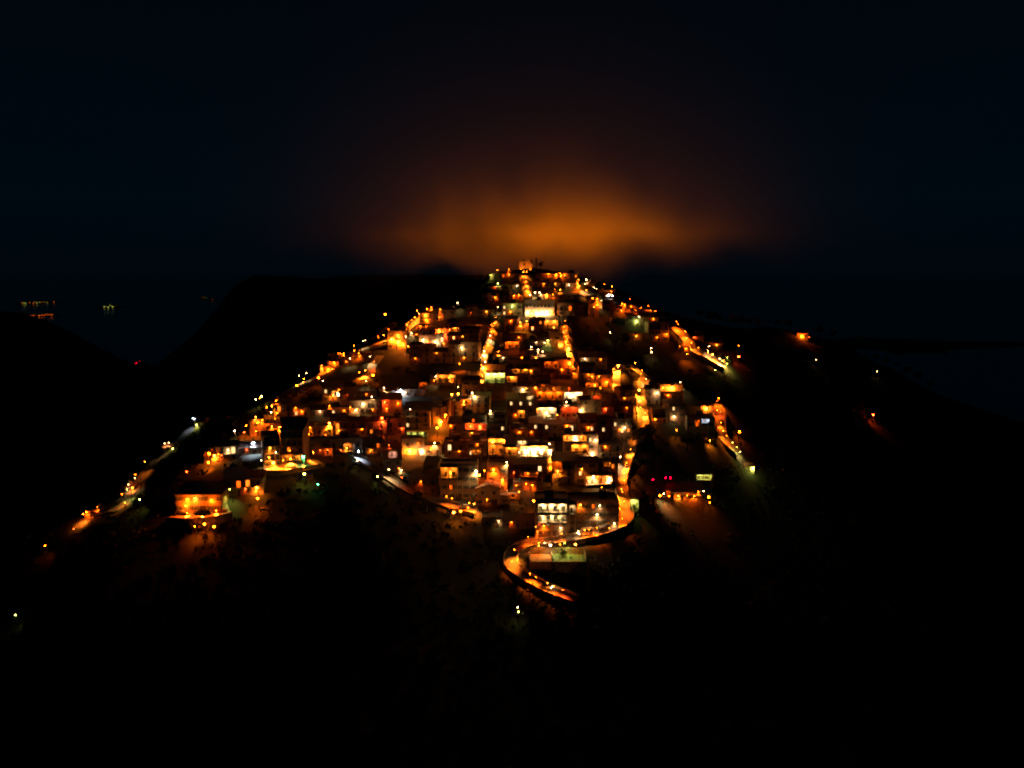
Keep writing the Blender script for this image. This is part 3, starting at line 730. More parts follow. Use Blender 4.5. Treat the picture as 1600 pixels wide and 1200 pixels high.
for (u0, v0, u1, v1, c, pw, rich) in VER:
    um, vm = (u0+u1)/2, (v0+v1)/2
    hp, hi, nr = cast(O0, ray(um, vm))
    if hp is None: continue
    own = None
    if hi is None or hi < 0:
        # no house here: an added shelter on the slope carries the glow
        M = Matrix.Translation(tr(um, v1) + Vector((0, 1.2, 0))); own = True
    else: M = HOUSES[hi]['M']
    Mi = M.inverted(); o_ = Mi @ O0
    dpt = 2.0
    def pl(u, v):
        d = (Mi.to_3x3() @ ray(u, v)); t = (-dpt - o_.y)/d.y; return o_ + d*t
    a = pl(u0, v1); b_ = pl(u1, v0); c1 = pl(u1, v1)
    x0, x1, z0, z1 = a.x, b_.x, (a.z+c1.z)/2, b_.z
    if x1 - x0 < 1 or z1 - z0 < .8: z1 = max(z1, z0+1.8)
    if own:
        root = empty('glow_shelter', M.translation); tag(root, f"added shelter glowing {dict(o='orange',y='yellow',w='white',g='lime',r='red',p='pink',b='blue')[c]} on the slope near column {int(um)}", 'shelter'); par = root
        SH = globals().setdefault('SHELTERS', []); SH.append((root, c, um, vm))
    else: par = HOUSES[hi]['root']
    f = MB(); back = -.075 if not own else .1
    f.box(x0, x1, -dpt, back, z0-.15, z0, 0); f.box(x0-.1, x1+.1, -dpt-.35, back, z1, z1+.14, 0)
    f.box(x0, x1, back-.1, back, z0, z1, 1)
    f.box(x0, x0+.15, -dpt, back-.1, z0, z1, 1); f.box(x1-.15, x1, -dpt, back-.1, z0, z1, 1)
    for xx in (x0+.02, x1-.32): f.box(xx, xx+.3, -dpt+.05, -dpt+.35, z0-7, z0-.15, 1)
    n = max(1, int((x1-x0)/2.6))
    for i in range(1, n): xx = x0+(x1-x0)*i/n; f.box(xx-.11, xx+.11, -dpt+.02, -dpt+.24, z0, z1, 1)
    if not own and hi is not None:
        # the terrace keeps clear of what stands in front: its piers end at the slope
        pass
    v_ = f.build('veranda', [CONC, WM[3] if c in 'wygb' else WM[0]], par)
    rb = MB(); rh = min(.95, (z1-z0)*.4)
    rb.box(x0, x1, -dpt-.03, -dpt+.02, z0+rh-.05, z0+rh)
    nb = int((x1-x0)/.28)
    for i in range(nb+1): xx = x0+(x1-x0)*i/max(1, nb); rb.box(xx-.018, xx+.018, -dpt-.02, -dpt+.012, z0, z0+rh)
    rb.build('railing', METAL, v_)
    ww = MB(); nn = max(1, int((x1-x0)/2.4)); rr = random.Random(int(um*7+vm))
    for i in range(nn):
        if rr.random() < .8:
            xx = x0+(x1-x0)*(i+.5)/nn + rr.uniform(-.3, .3); hh = min(2.05, (z1-z0)*.78); wd = rr.choice([.45, .55, .8])
            ww.box(xx-wd, xx+wd, back-.16, back-.101, z0, z0+hh, 0); ww.box(xx-wd+.1, xx+wd-.1, back-.17, back-.161, z0+.1, z0+hh-.1, 1)
    if ww.v: ww.build('glazed_door', [FRAME if rr.random() < .4 else WOOD, GLASS if rr.random() < .5 else WOOD], v_)
    if rich:
        pb = MB()
        for i in range(int((x1-x0)*1.0)):
            px_ = rr.uniform(x0+.3, x1-.3); py_ = -dpt+rr.uniform(.3, .8); rad = rr.uniform(.2, .38)
            pb.lathe([(.14, z0), (.2, z0+.35)], px_, py_, 7, 0)
            for k in range(26):
                q = Vector((px_+rr.gauss(0, rad), py_+rr.gauss(0, rad*.6), z0+.35+rad*1.4+rr.gauss(0, rad))); e = Vector((rr.uniform(-1,1), rr.uniform(-1,1), rr.uniform(-1,1))).normalized()*.17; g = e.orthogonal()*.8
                pb.quad(q-e, q-g, q+e, q+g, 1)
        if pb.v: pb.build('potted_plants', [TILE[0], LEAF], v_)
    nl = max(1, round((x1-x0)/3.6)); area = (x1-x0)*(z1-z0)
    for i in range(nl):
        xx = x0+(x1-x0)*(i+.5)/nl
        t = MB(); t.box(xx-.45, xx+.45, -1.15, -1.0, z1-.09, z1-.002); t.build('ceiling_lamp', BULB[c], v_)
        mklight(c, VP*[0, 40, 95, 200, 420, 850][pw]*min(1.0, .35+.16*(z1-z0)), (xx, -1.1, z1-.30), v_, .1, spot=160 if M.translation.y < 352 else 0)

# ------------------------------------------------------------------ lamps read off the photograph, first ones added for brightness: column, row, colour, strength
LAMPS = '''292 780 o 3;1045 775 o 3;1060 775 y 3;1085 775 o 3;1074 774 o 2;885 848 o 4;942 834 o 4;962 822 o 4;975 808 o 4;971 770 o 4;976 733 o 4;771 734 o 5;785 750 o 4;330 781 o 3;882 507 y 3;884 522 o 4;887 535 y 4;888 549 y 4;890 567 o 4;772 507 o 4;766 528 y 4;762 534 y 3;753 583 y 4;757 567 y 4;756 545 w 4;819 437 y 4;821 445 o 4;766 430 g 2;777 422 o 2;782 428 o 1;795 421 o 2;809 424 o 2;817 422 y 3;827 422 y 3;834 421 o 2;778 443 g 3;819 431 o 3;825 452 y 3;828 461 w 3;836 457 w 3;843 457 w 3;854 460 y 3;864 460 o 2;875 453 y 3;867 452 o 2;857 428 o 2;875 427 o 3;869 430 o 2;882 430 o 2
890 439 o 3;904 437 y 2;905 447 y 3;896 443 o 3;916 437 w 3;921 442 w 2;929 450 w 1;937 450 w 1;956 447 y 2;944 444 o 1;909 457 y 3;918 462 y 3;926 466 o 3;933 467 o 3;933 476 o 2;972 474 o 3;948 462 w 2;951 461 b 2;954 460 w 2;957 462 b 2;949 465 w 1;869 470 o 3;800 478 g 2;811 461 o 2;803 463 o 1;787 474 w 1;778 478 w 1
824 488 w 3;831 489 y 4;839 489 w 4;847 489 w 4;855 488 w 4;862 488 y 3;777 493 y 3;792 487 w 1;813 504 y 3;823 502 y 3;836 512 w 1;774 522 w 3;769 515 o 2;768 503 o 2;755 541 y 3;757 551 y 3;759 562 w 4;755 575 y 4;754 590 y 4;779 549 y 3;856 532 g 2;884 542 y 5;876 539 y 3;830 542 w 2;841 546 w 2;848 549 w 2;883 500 o 3;885 515 o 3;886 528 y 3;892 560 o 3;895 573 o 2
914 561 w 2;925 588 o 2;889 600 r 1;817 609 w 2;834 606 o 1;688 519 y 3;696 522 r 3;715 473 w 2;718 568 o 3;735 570 y 2;745 571 y 3;714 529 w 1;721 543 w 2;691 589 y 3;702 590 y 3
984 467 o 2;976 476 o 3;986 479 o 2;1001 481 o 1;993 485 o 1;1014 476 o 2;1017 485 o 1;1024 486 o 1;995 502 g 2;953 519 w 2;1017 544 w 2;1018 550 w 2;1042 522 o 2;1058 503 o 3;1051 507 o 3;1069 517 y 2;1064 519 o 3;1076 536 y 3;1073 528 o 3;1073 553 o 3;1062 541 o 1;1086 549 o 2;1110 557 y 5;1104 555 y 3;1121 565 w 3;1127 570 y 3;1129 560 g 3;1138 559 g 2;1139 569 g 2;1117 578 g 1;1154 557 r 4;1154 540 o 1;1103 544 w 1;1108 544 w 1
961 577 y 3;967 573 y 3;975 572 y 5;985 569 y 3;993 577 y 3;1001 586 y 4;1019 594 w 2;962 589 y 4;965 600 y 4;966 609 y 4;1001 616 y 5;1002 628 y 5;1036 606 y 2;1043 606 y 2;1050 606 y 4;1063 597 w 2;1027 614 w 2;1002 639 y 4;1016 647 y 4;1008 650 o 3;1002 672 o 3;948 597 o 3;954 608 o 3;929 602 y 3;938 606 o 2
602 491 o 5;644 484 o 4;661 485 w 1;679 478 o 3;674 480 y 3;688 483 o 2;665 492 y 3;652 496 y 3;648 501 y 2;640 503 o 2;636 507 y 4;667 500 o 3;657 509 o 2;672 488 o 3;643 520 w 2;661 531 w 3;668 533 o 2;634 526 w 3;680 534 w 3;689 536 w 1;622 524 y 3;612 530 y 4;622 534 y 4;629 538 o 4;638 541 o 3;599 524 y 3;590 527 o 2;607 517 o 1;564 534 w 1;581 533 w 1;553 540 o 3;554 548 o 3;561 552 o 3;547 560 w 2;537 552 o 4;532 552 o 2;545 551 o 2;579 557 w 2;501 570 y 2;504 573 o 2;522 566 o 3;513 577 o 3;575 580 y 4;583 586 o 4;570 588 o 3;588 565 o 2;467 586 w 2;483 585 w 1;498 590 o 4;475 592 o 2;474 597 o 2;464 602 o 3;505 595 w 1
572 595 w 2;600 606 w 3;505 612 w 1;520 618 y 3;529 616 w 3;624 614 b 4;626 609 b 2;610 617 o 1;581 620 w 2;601 628 r 3;567 631 w 3;622 630 o 2;556 641 w 2;535 649 o 2;547 637 o 2;597 653 r 4;598 659 r 3;515 661 y 4;681 588 w 2;706 616 y 4;716 615 y 4;725 627 y 3;657 631 y 3;668 631 o 2;641 639 w 2;689 659 y 5;696 648 o 4;683 668 o 4;661 628 o 2
735 666 r 3;750 667 r 3;716 681 y 2;640 704 y 5;647 705 o 3;679 692 w 3;659 705 w 3;608 695 r 2;674 700 o 2;542 700 y 3;544 688 w 1;552 709 b 3;559 719 w 2;597 738 w 3;590 744 g 2;616 750 r 1;704 738 y 3;744 736 w 4;738 614 w 3;742 620 w 2;716 604 w 1;766 642 w 2;690 781 o 3;728 794 o 4;735 797 y 4;709 800 y 5;720 798 o 3;627 735 w 2;699 785 o 3
862 615 y 4;849 618 o 3;885 628 w 2;895 619 w 3;854 645 w 3;908 641 w 3;976 668 w 2;989 677 y 2;899 683 w 4;770 690 y 4;788 688 y 3;834 704 w 4;822 705 w 4;846 704 w 4;860 692 w 4;871 702 y 4;864 704 y 3;861 715 o 4;931 688 w 2;925 709 w 3;965 715 w 3;871 736 y 4;792 722 w 3;838 722 w 1;909 733 y 2;901 742 w 1;927 745 w 4;953 747 w 4;961 764 y 4;749 742 y 4;757 735 o 3;832 758 o 3;822 756 o 2;811 768 y 2;834 782 o 4;836 772 o 3;985 698 y 4;978 719 y 4;986 728 o 4;982 708 o 2;972 748 o 2;970 784 o 4;970 799 o 3
907 789 y 3;933 804 w 3;937 790 w 2;876 825 w 2;850 822 o 3;842 852 y 2;860 851 w 4;821 857 y 4;832 848 o 3;899 850 y 3;909 841 w 2;917 832 y 3;924 829 o 3;950 822 o 3;940 833 o 3;960 818 w 2;875 850 o 2;803 872 o 3;849 919 y 2;862 923 o 3;877 932 r 3;815 905 o 4;826 912 o 3;809 948 w 1;810 955 g 1
1037 771 w 3;1031 774 o 3;1104 638 y 4;1112 641 o 3;1129 622 o 4;1120 629 r 2;1125 635 r 2;1125 652 o 3;1125 674 y 3;1129 684 o 3;1155 674 o 5;1109 688 y 3;1057 672 y 2;1054 651 w 2;1057 638 w 1;1170 723 w 2;1177 731 g 3;1020 749 R 2;1040 746 R 2;1047 746 R 2;1091 768 o 2;1099 767 w 2;1107 776 o 4;1109 785 o 2;1140 697 g 2;1148 704 g 2;1092 659 o 1
409 619 g 3;406 622 y 2;400 624 w 2;432 626 o 3;425 634 y 3;417 636 o 3;400 651 y 3;410 656 o 3;385 665 o 3;414 654 o 3;404 660 o 3;424 644 w 2;430 654 o 1;425 666 y 2;438 667 y 4;446 665 o 2;430 676 w 3;367 673 w 3;382 675 r 2;400 674 o 2;396 692 b 5;356 703 w 2;327 708 o 4;335 712 y 4;326 722 o 4;341 710 o 3;292 737 r 2;401 723 w 2;427 723 y 5;420 715 y 3;422 700 y 3;462 729 y 4;447 731 o 3;475 728 o 3;485 722 G 5;476 740 g 3;497 756 G 1;367 744 g 2;304 779 y 3;314 768 w 3;290 790 o 3;401 762 y 4;403 778 o 4;316 801 y 4;290 803 o 4;340 802 o 4;320 818 o 4;305 822 o 3;335 822 o 3
482 703 y 3;512 703 r 2;541 701 y 2;485 668 o 2;483 678 o 2;509 679 r 2;312 653 b 1;318 654 b 1;307 664 g 2;475 640 w 1;515 634 o 2;462 637 o 2;526 634 w 1
257 691 w 1;270 701 g 2;266 695 w 1;245 717 y 2;239 730 o 1;223 744 w 1;207 762 y 3;213 764 g 2;195 756 w 1;219 780 g 2;201 776 o 2;196 785 o 1;135 800 o 3;152 793 o 2;142 806 y 3;116 826 r 1;71 852 o 2;25 960 g 1
1253 525 o 4;1264 526 r 1;1275 562 w 1;1370 580 w 1;1364 648 r 5;880 776 w 1;940 761 o 1'''
G_WL = MB().box(-.09,.09,-.02,.05,-.25,.25).box(-.03,.03,-.75,0,.12,.18).box(-.03,.03,-.03,.03,-.2,.15)
PW = [0, 110, 300, 820, 1850, 3700]
def bulb_mesh(r):
    b = MB(); b.lathe([(r*.5,-r*.9),(r*.95,-r*.35),(r*.95,r*.35),(r*.5,r*.9)], n=8); b.f.append(tuple(reversed(range(8)))); b.m.append(0)
    return b
G_BULB = {(c, p): bulb_mesh((.10+.05*p) if p > 3 else (.07+.04*p if c in 'wbgGR' else .06+.025*p)).mesh('lamp_glass', BULB[c]) for c in LC for p in range(1, 6)}
G_BRK = {}
def bracket(r):
    if r not in G_BRK:
        b = MB(); b.box(-.1,.1,-.06,.0,-.3,.45); b.tube((0,0,.35),(0,-.8,.55),.035,n=5); b.lathe([(r*1.25, .42),(r*.4,.62)], 0, -.8, 8); b.box(-.02,.02,-.82,-.78,.3,.5)
        G_BRK[r] = b.mesh('bracket', METAL)
    return G_BRK[r]
CN = dict(o='orange', y='amber', w='warm white', b='cold white', g='lime', r='deep orange', G='green', R='red', p='pink')
LREC = []; nl_ = 0
seen_pts = []
def nm_is_steps(s): return 'stair' in s or 'steps' in s
for tok in LAMPS.replace('\n', ';').split(';'):
    u, v, c, pw = tok.split(); u = float(u); v = float(v); pw = int(pw)
    rd = ray(u, v)
    hp, hi, nr = cast(O0, rd)
    if hp is None:
        hp = at(u, v, 900); hi = None
    if pw == 1 and hi is not None and hi >= 0 and HOUSES[hi]['wins']:
        LITWIN.append((u, v, c)); continue
    rad = .10+.05*pw
    # walk back along the ray from what it hits
    if hp.y > 640 and (hi is None):          # above the skyline of the hill: the lamp stands on the ridge below this point
        pr = tr(u, v); hp = rd*(pr.y/rd.y); hi = None
    L = hp.length
    if hi is not None and hi >= 0:
        H = HOUSES[hi]; loc = H['M'].inverted() @ hp
    else: H = None
    on_front = H is not None and abs(loc.y) < .2 and -H['w']/2 < loc.x < H['w']/2 and loc.z > 1.0
    if on_front:
        # bulb 0.8 m proud of the facade, on the ray
        o_ = H['M'].inverted() @ O0; d_ = H['M'].inverted().to_3x3() @ rd; t = (-.8 - o_.y)/d_.y; q = o_ + d_*t
        root = empty('wall_lamp', H['M'] @ Vector((q.x, -.01, q.z-.15)), math.atan2(H['M'][1][0], H['M'][0][0]))
        inst('bracket', bracket(round(rad, 2)), root, (0, -.06, 0))
        inst('lamp_glass', G_BULB[(c, pw)], root, (0, -.8, .15)); mklight(c, PW[pw]*(1.5 if H['M'].translation.y < 352 else 1.25), (0, -.8, .15-rad-.2), root, spot=150 if H['M'].translation.y < 352 and not H['root'].name.startswith('villa') else 0)
        LREC.append((root, c, u, v, hi, 'wall lamp', None))
        continue
    # otherwise a post: choose the point of the ray that is a post's height above what lies under it
    Hh = 4.4 if hi is None or hi < 0 else 2.6
    best = None
    for k in range(0, 120):
        q = rd*(L - .25*k)
        dn, di, _ = cast(q + Vector((0,0,.01)), Vector((0,0,-1)))
        if dn is None: continue
        g = q.z - dn.z
        best = (q, dn, di)
        if g >= (Hh if (di is None or di < 0) else 2.2): break
    q, dn, di = best; g = q.z - dn.z
    root = empty('street_lamp', dn + Vector((0, 0, -.05)))
    best = None; arm = Vector((0, -.35, 0))
    for nm, rows in ROADS.items():
        for r_, n_2 in rows:
            dd = (r_[3].xy - q.xy).length
            if dd < 7.5 and (best is None or dd < best[0]): best = (dd, nm, r_[3])
    stair = best is not None and ('st' in best[1] and nm_is_steps(best[1]))
    if best and not (di is not None and di >= 0):
        cpt = best[2]; off = (q.xy - cpt.xy); off = off.normalized() if off.length > .1 else Vector((1, 0))
        half = 1.9 if stair else 3.1
        pxy = cpt.xy + off*half; zz = hz(*pxy); root.location = Vector((*pxy, zz-.05)); g = max(3.2, min(g, 3.6 if stair else 5.0))
        arm = Vector((-off.x, -off.y, 0))*(1.0 if stair else 1.9)
    near_house = min((H2['M'].translation.xy - q.xy).length for H2 in HOUSES) < 11
    fac = (15.0 if stair else 8.0) if best else ((5.0 if q.y > 325 else 2.0) if near_house or (di is not None and di >= 0) else .5)
    if c in 'GR': fac = .12
    pb_ = (1 if (best[1] == 'hairpin' or stair) and c in 'oy' else max(1, pw - 1)) if best and pw < 5 else (min(5, pw + 1) if fac < 1 else pw)
    b = MB(); b.tube((0,0,0),(0,0,max(.3, g-.2)), .09, .05, n=6); b.tube((0,0,0),(0,0,.5), .14, .12, n=6)
    b.build('pole', METAL, root)
    b = MB(); zt = g+.05; b.tube((0,0,zt-.35),(arm.x,arm.y,zt+rad+.12), .03, n=5); b.lathe([(rad*1.3, zt+rad*.7),(rad*.5, zt+rad+.18)], arm.x, arm.y, 8); b.build('lamp_head', METAL, root)
    inst('lamp_glass', G_BULB[(c, pb_)], root, (arm.x, arm.y, zt)); mklight(c, PW[pw]*fac, (arm.x, arm.y, zt-rad-.2), root, spot=(84 if stair else 98) if best else 108)
    if di is not None and di >= 0: LREC.append((root, c, u, v, di, 'roof lamp', None))
    elif best: LREC.append((root, c, u, v, None, 'street lamp', best[1]))
    else:
        k = min(range(len(HOUSES)), key=lambda k: ((HOUSES[k]['M'] @ Vector((0, -1, 0))).xy - q.xy).length)
        LREC.append((root, c, u, v, k, 'street lamp', None))
groups = {}
for r in LREC: groups.setdefault((r[5], r[4], r[6]), []).append(r)
for (cat, hi, rd_), L in groups.items():
    L.sort(key=lambda r: r[2]); cc = {}
    for r in L: cc.setdefault(r[1], []).append(r)
    for c, M_ in cc.items():
        for i, r in enumerate(M_):
            if len(M_) == 1: pre = ''
            elif len(M_) == 2: pre = ('left ', 'right ')[i]
            elif len(M_) == 3: pre = ('left ', 'middle ', 'right ')[i]
            else: pre = (ORD[i] + ' ') if i < len(ORD) else f'{i+1}th '
            if rd_ is not None:
                rn = 'lower left road' if rd_ == 'court lane' else rd_ + (' road' if rd_ == 'hairpin' else '')
                lab = f"{CN[c]} street lamp on the {rn}" + (f", {ORD[i] if i < len(ORD) else str(i+1)+'th'} {CN[c]} one from left" if len(M_) > 1 else '')
            else:
                ref = HOUSES[hi]['ref'].replace(' from left', '')
                wd = {'wall lamp':'wall lamp,', 'roof lamp':'roof lamp,', 'street lamp':'post lamp by'}[cat]
                lab = f"{pre}{CN[c]} {wd} {ref}"
                ws = lab.split()
            tag(r[0], lab, cat, {'wall lamp':'lanterns on house fronts','roof lamp':'lamps on roof terraces','street lamp':'lamps along the lanes'}[cat])
# lit windows read from the photograph
LITWIN += [(952,727,'y'),(818,626,'w'),(824,625,'w'),(802,630,'w'),(976,668,'w'),(945,667,'w'),(931,667,'w'),(955,668,'w'),(945,676,'w'),(931,677,'w'),(976,676,'y'),(835,663,'w'),(850,664,'w'),(890,666,'w'),(1064,772,'o'),(1054,773,'o'),(728,707,'w'),(848,823,'r'),(520,655,'y'),(640,668,'w'),(736,664,'o'),(1000,648,'w'),(870,606,'y'),(705,697,'w'),(592,680,'y')]
WP = []
for H in HOUSES:
    for o2, t_ in H['wins']:
        l = Vector(o2.location); q = H['M'] @ (l + Vector((0, 0, .7))); pu, pv, _ = project(q); WP.append((pu, pv, o2, t_))
used = set()
for (u, v, c) in LITWIN:
    best = None
    for k, (pu, pv, o2, t_) in enumerate(WP):
        if k in used: continue
        dd = (pu-u)**2 + (pv-v)**2
        if best is None or dd < best[0]: best = (dd, k)
    if best and best[0] < 220:
        used.add(best[1]); o2, t_ = WP[best[1]][2:]; o2.data = G_WIN[(t_, c)]
print('lamps', len(LREC), 'objects', len(bpy.data.objects))
# ------------------------------------------------------------------ trees
def leaves(mb, c, rad, n, s, rr, m=0, sq=.8):
    for k in range(n):
        d = Vector((rr.gauss(0,1), rr.gauss(0,1), rr.gauss(0,1))).normalized()*rad*(rr.random()**.4)
        q = c + Vector((d.x, d.y, d.z*sq)); e = Vector((rr.uniform(-1,1), rr.uniform(-1,1), rr.uniform(-1,1))).normalized()*s*rr.uniform(.6,1.3); g = e.orthogonal()*rr.uniform(.5, .9)
        mb.quad(q-e, q-g, q+e, q+g, m)
def tree_meshes(kind, seed):
    rr = random.Random(seed); t = MB(); c = MB()
    if kind == 'cypress':
        t.tube((0,0,-1),(0,0,7), .16, .04, n=6)
        for i in range(26):
            z = 1+i*.33; r = .85*math.sin(math.pi*min(1, (z+.6)/10.6))**.8
            leaves(c, Vector((rr.gauss(0,.1), rr.gauss(0,.1), z)), r+.1, 34, .2, rr)
    elif kind == 'pine':
        t.tube((0,0,-1),(.3,.1,5.5), .28, .13, n=7)
        for i in range(8):
            a = i*.8; e = Vector((math.cos(a)*rr.uniform(1.2,2.6), math.sin(a)*rr.uniform(1.2,2.6), 6.3+rr.uniform(-.3,.7))); t.tube((.3,.1,5.0), e, .09, .04, n=5)
            leaves(c, e, 1.3, 120, .22, rr, sq=.45)
        leaves(c, Vector((.3,.1,6.9)), 1.6, 160, .22, rr, sq=.45)
    else:
        t.tube((0,0,-1),(.1,0,2.4), .22, .14, n=7)
        for i in range(9):
            a = i*.72+rr.random(); rr_ = rr.uniform(.6,1.9); e = Vector((math.cos(a)*rr_, math.sin(a)*rr_, rr.uniform(2.6,5.4))); t.tube((.1,0,2.2), e, .08, .03, n=5)
            leaves(c, e, rr.uniform(.7,1.25), 110, .2, rr)
    return t.mesh('trunk', BARK), c
TREES = {}
for k in ('cypress', 'pine', 'bushy'):
    for lit in (0, 1):
        for s in (1, 2, 3):
            t, c = tree_meshes(k, s*7+len(k)); TREES[(k, lit, s)] = (t, c.mesh('crown', LEAF if lit else LEAF_UNLIT))  # trees in lamplight get paler leaves, the rest a darker copy
def tree(p, k, lit, s, h, label, group=None, rz=0):
    nm = {'cypress':'cypress_tree','pine':'pine_tree','bushy':'leafy_tree'}[k]
    r = empty(nm, p, rz); tag(r, label, 'tree', group)
    H0 = {'cypress':9.8,'pine':7.8,'bushy':6.3}[k]; f = h/H0
    t, c = TREES[(k, lit, s)]
    a = inst('trunk', t, r); b = inst('crown', c, r); a.scale = b.scale = (f*1.05, f*1.05, f)
TL = [ # column, row of foot, kind, lit, height, label
 (838,415,'cypress',0,6.5,'dark pointed cypress on the summit, right of the tower'),
 (845,418,'bushy',0,4.5,'low dark tree on the summit, right of the cypress'),
 (763,440,'bushy',1,5,'yellow-green lit tree at the left end of the summit lamps'),
 (779,452,'bushy',1,5,'lime-lit tree just under the left summit lamps'),
 (612,519,'bushy',1,6,'lit tree above the yellow-flooded house'),
 (1128,569,'bushy',1,6,'lime-lit round tree at the foot of the upper right road'),
 (1139,572,'bushy',1,4.5,'small lime-lit tree right of the round one'),
 (1005,803,'bushy',1,6.5,'bright yellow-green tree right of the big front house'),
 (1012,808,'bushy',1,5,'half-lit tree on the dark side of the yellow-green tree'),
 (1020,800,'cypress',0,7,'dark slim cypress right of the yellow-green tree'),
 (318,828,'pine',1,7,'umbrella pine silhouetted against the orange yard below the villa'),
 (335,838,'bushy',1,5,'small tree lit amber below the villa, right of the pine'),
 (302,838,'bushy',1,5,'small tree lit amber below the villa, left of the pine'),
 (320,850,'bushy',0,4,'dim low tree lowest under the villa'),
 (313,797,'cypress',0,4.5,'little dark cypress in front of the villa middle'),
 (996,700,'bushy',0,9,'large dark tree hiding the bend of the right road'),
 (1010,690,'bushy',0,8,'dark tree right of the hidden bend, upper'),
 (1012,720,'bushy',0,9,'dark tree right of the hidden bend, middle'),
 (1000,742,'bushy',0,8,'dark tree right of the hidden bend, lower'),
 (1022,735,'pine',0,9,'broad dark pine above the white farmhouse, left end'),
 (1050,738,'bushy',0,7,'dark tree above the white farmhouse'),
 (1075,712,'pine',0,8,'dark pine under the blue-window house'),
 (640,560,'bushy',0,6,'dark tree on the unlit bank below the yellow-flooded house'),
 (880,872,'bushy',0,3.5,'small dark tree behind the court'),
 (470,748,'bushy',1,4,'dim green tree under the plaza edge'),
 (405,752,'bushy',1,5,'dim green tree left under the plaza'),
 (585,752,'bushy',1,3.5,'small green-lit bush tree at the bend of the lower left road'),
 (960,548,'bushy',0,7,'dark tree on the black slope right of right stairs'),
 (975,540,'bushy',0,7,'second dark tree on the black slope right of right stairs'),
]
for i, (u, v, k, lit, h, lab) in enumerate(TL):
    tree(tr(u, v), k, lit, 1+i % 3, h, lab, 'trees standing about the village', i*1.3)
r5 = random.Random(5)
sky = [(1095,500),(1110,502),(1122,501),(1136,499),(1146,501),(1158,502),(1170,506),(1184,508),(1198,510),(1214,514),(1232,518),(1280,531),(1300,534),(1318,540),(1336,548),(1352,556),(1368,565),(1384,575),(1400,582),(1416,590),(1434,600),(1452,612)]
for i, (u, v) in enumerate(sky):
    hp = None
    for dv in range(0, 60):
        h = TB.ray_cast(O0, ray(u, v-12+dv))
        if h[0] and h[0].y < 700: hp = h[0]; break
    if hp is None: continue
    k = 'pine' if i % 5 == 3 else 'bushy'
    tree(hp, k, 0, 1+i % 3, r5.uniform(4.5, 8.5), f"dark tree on the right skyline, number {NUMW.get(i+1, ORD[i] if i < 14 else str(i+1))} from left" if False else f"dark {'pine' if k=='pine' else 'leafy tree'} on the right skyline, {ORD[i] if i < 14 else str(i+1)+'th'} tree from the left", 'trees along the right skyline', r5.uniform(0, 6))
for i, (u, v) in enumerate([(752,440),(742,452),(734,462),(722,470),(716,478)]):
    tree(tr(u, v), 'bushy', 0, 1+i % 3, r5.uniform(4, 6), f"dark tree on the slope left of the summit lamps, {ORD[i]} going down", 'trees left of the summit', i)
# scrub that covers the open slopes: nobody could count it
b = MB(); rr = random.Random(77); n = 0
foot = [(H['M'].translation.xy, max(H['w'], H['d'])*.75) for H in HOUSES]
rpts = [r_[3].xy for rows in ROADS.values() for r_, _ in rows[::3]]
while n < 5200:
    v = 430 + 770*rr.random()**1.0; u = rr.uniform(-40, 1640)
    h = TB.ray_cast(O0, ray(u, v))
    if not h[0] or h[0].y > 640: 
        n += .2; continue
    q = h[0].xy + Vector((rr.uniform(-2,2), rr.uniform(-2,2)))
    if any((q-f).length < w for f, w in foot) or any((q-f).length < 4.2 for f in rpts): n += .2; continue
    z = hz(q.x, q.y); s = rr.uniform(.5, 1.7)
    for k in range(rr.randint(7, 13)):
        d = Vector((rr.gauss(0,.6)*s, rr.gauss(0,.6)*s, abs(rr.gauss(.4,.4))*s)); e = Vector((rr.uniform(-1,1), rr.uniform(-1,1), rr.uniform(-1,1))).normalized()*.45*s; g = e.orthogonal()*.8
        c = Vector((q.x, q.y, z)) + d; b.quad(c-e, c-g, c+e, c+g)
    n += 1
o = b.build('undergrowth', LEAF_UNLIT); tag(o, 'dark scrub and bushes covering the unlit slopes below the village', kind='stuff')

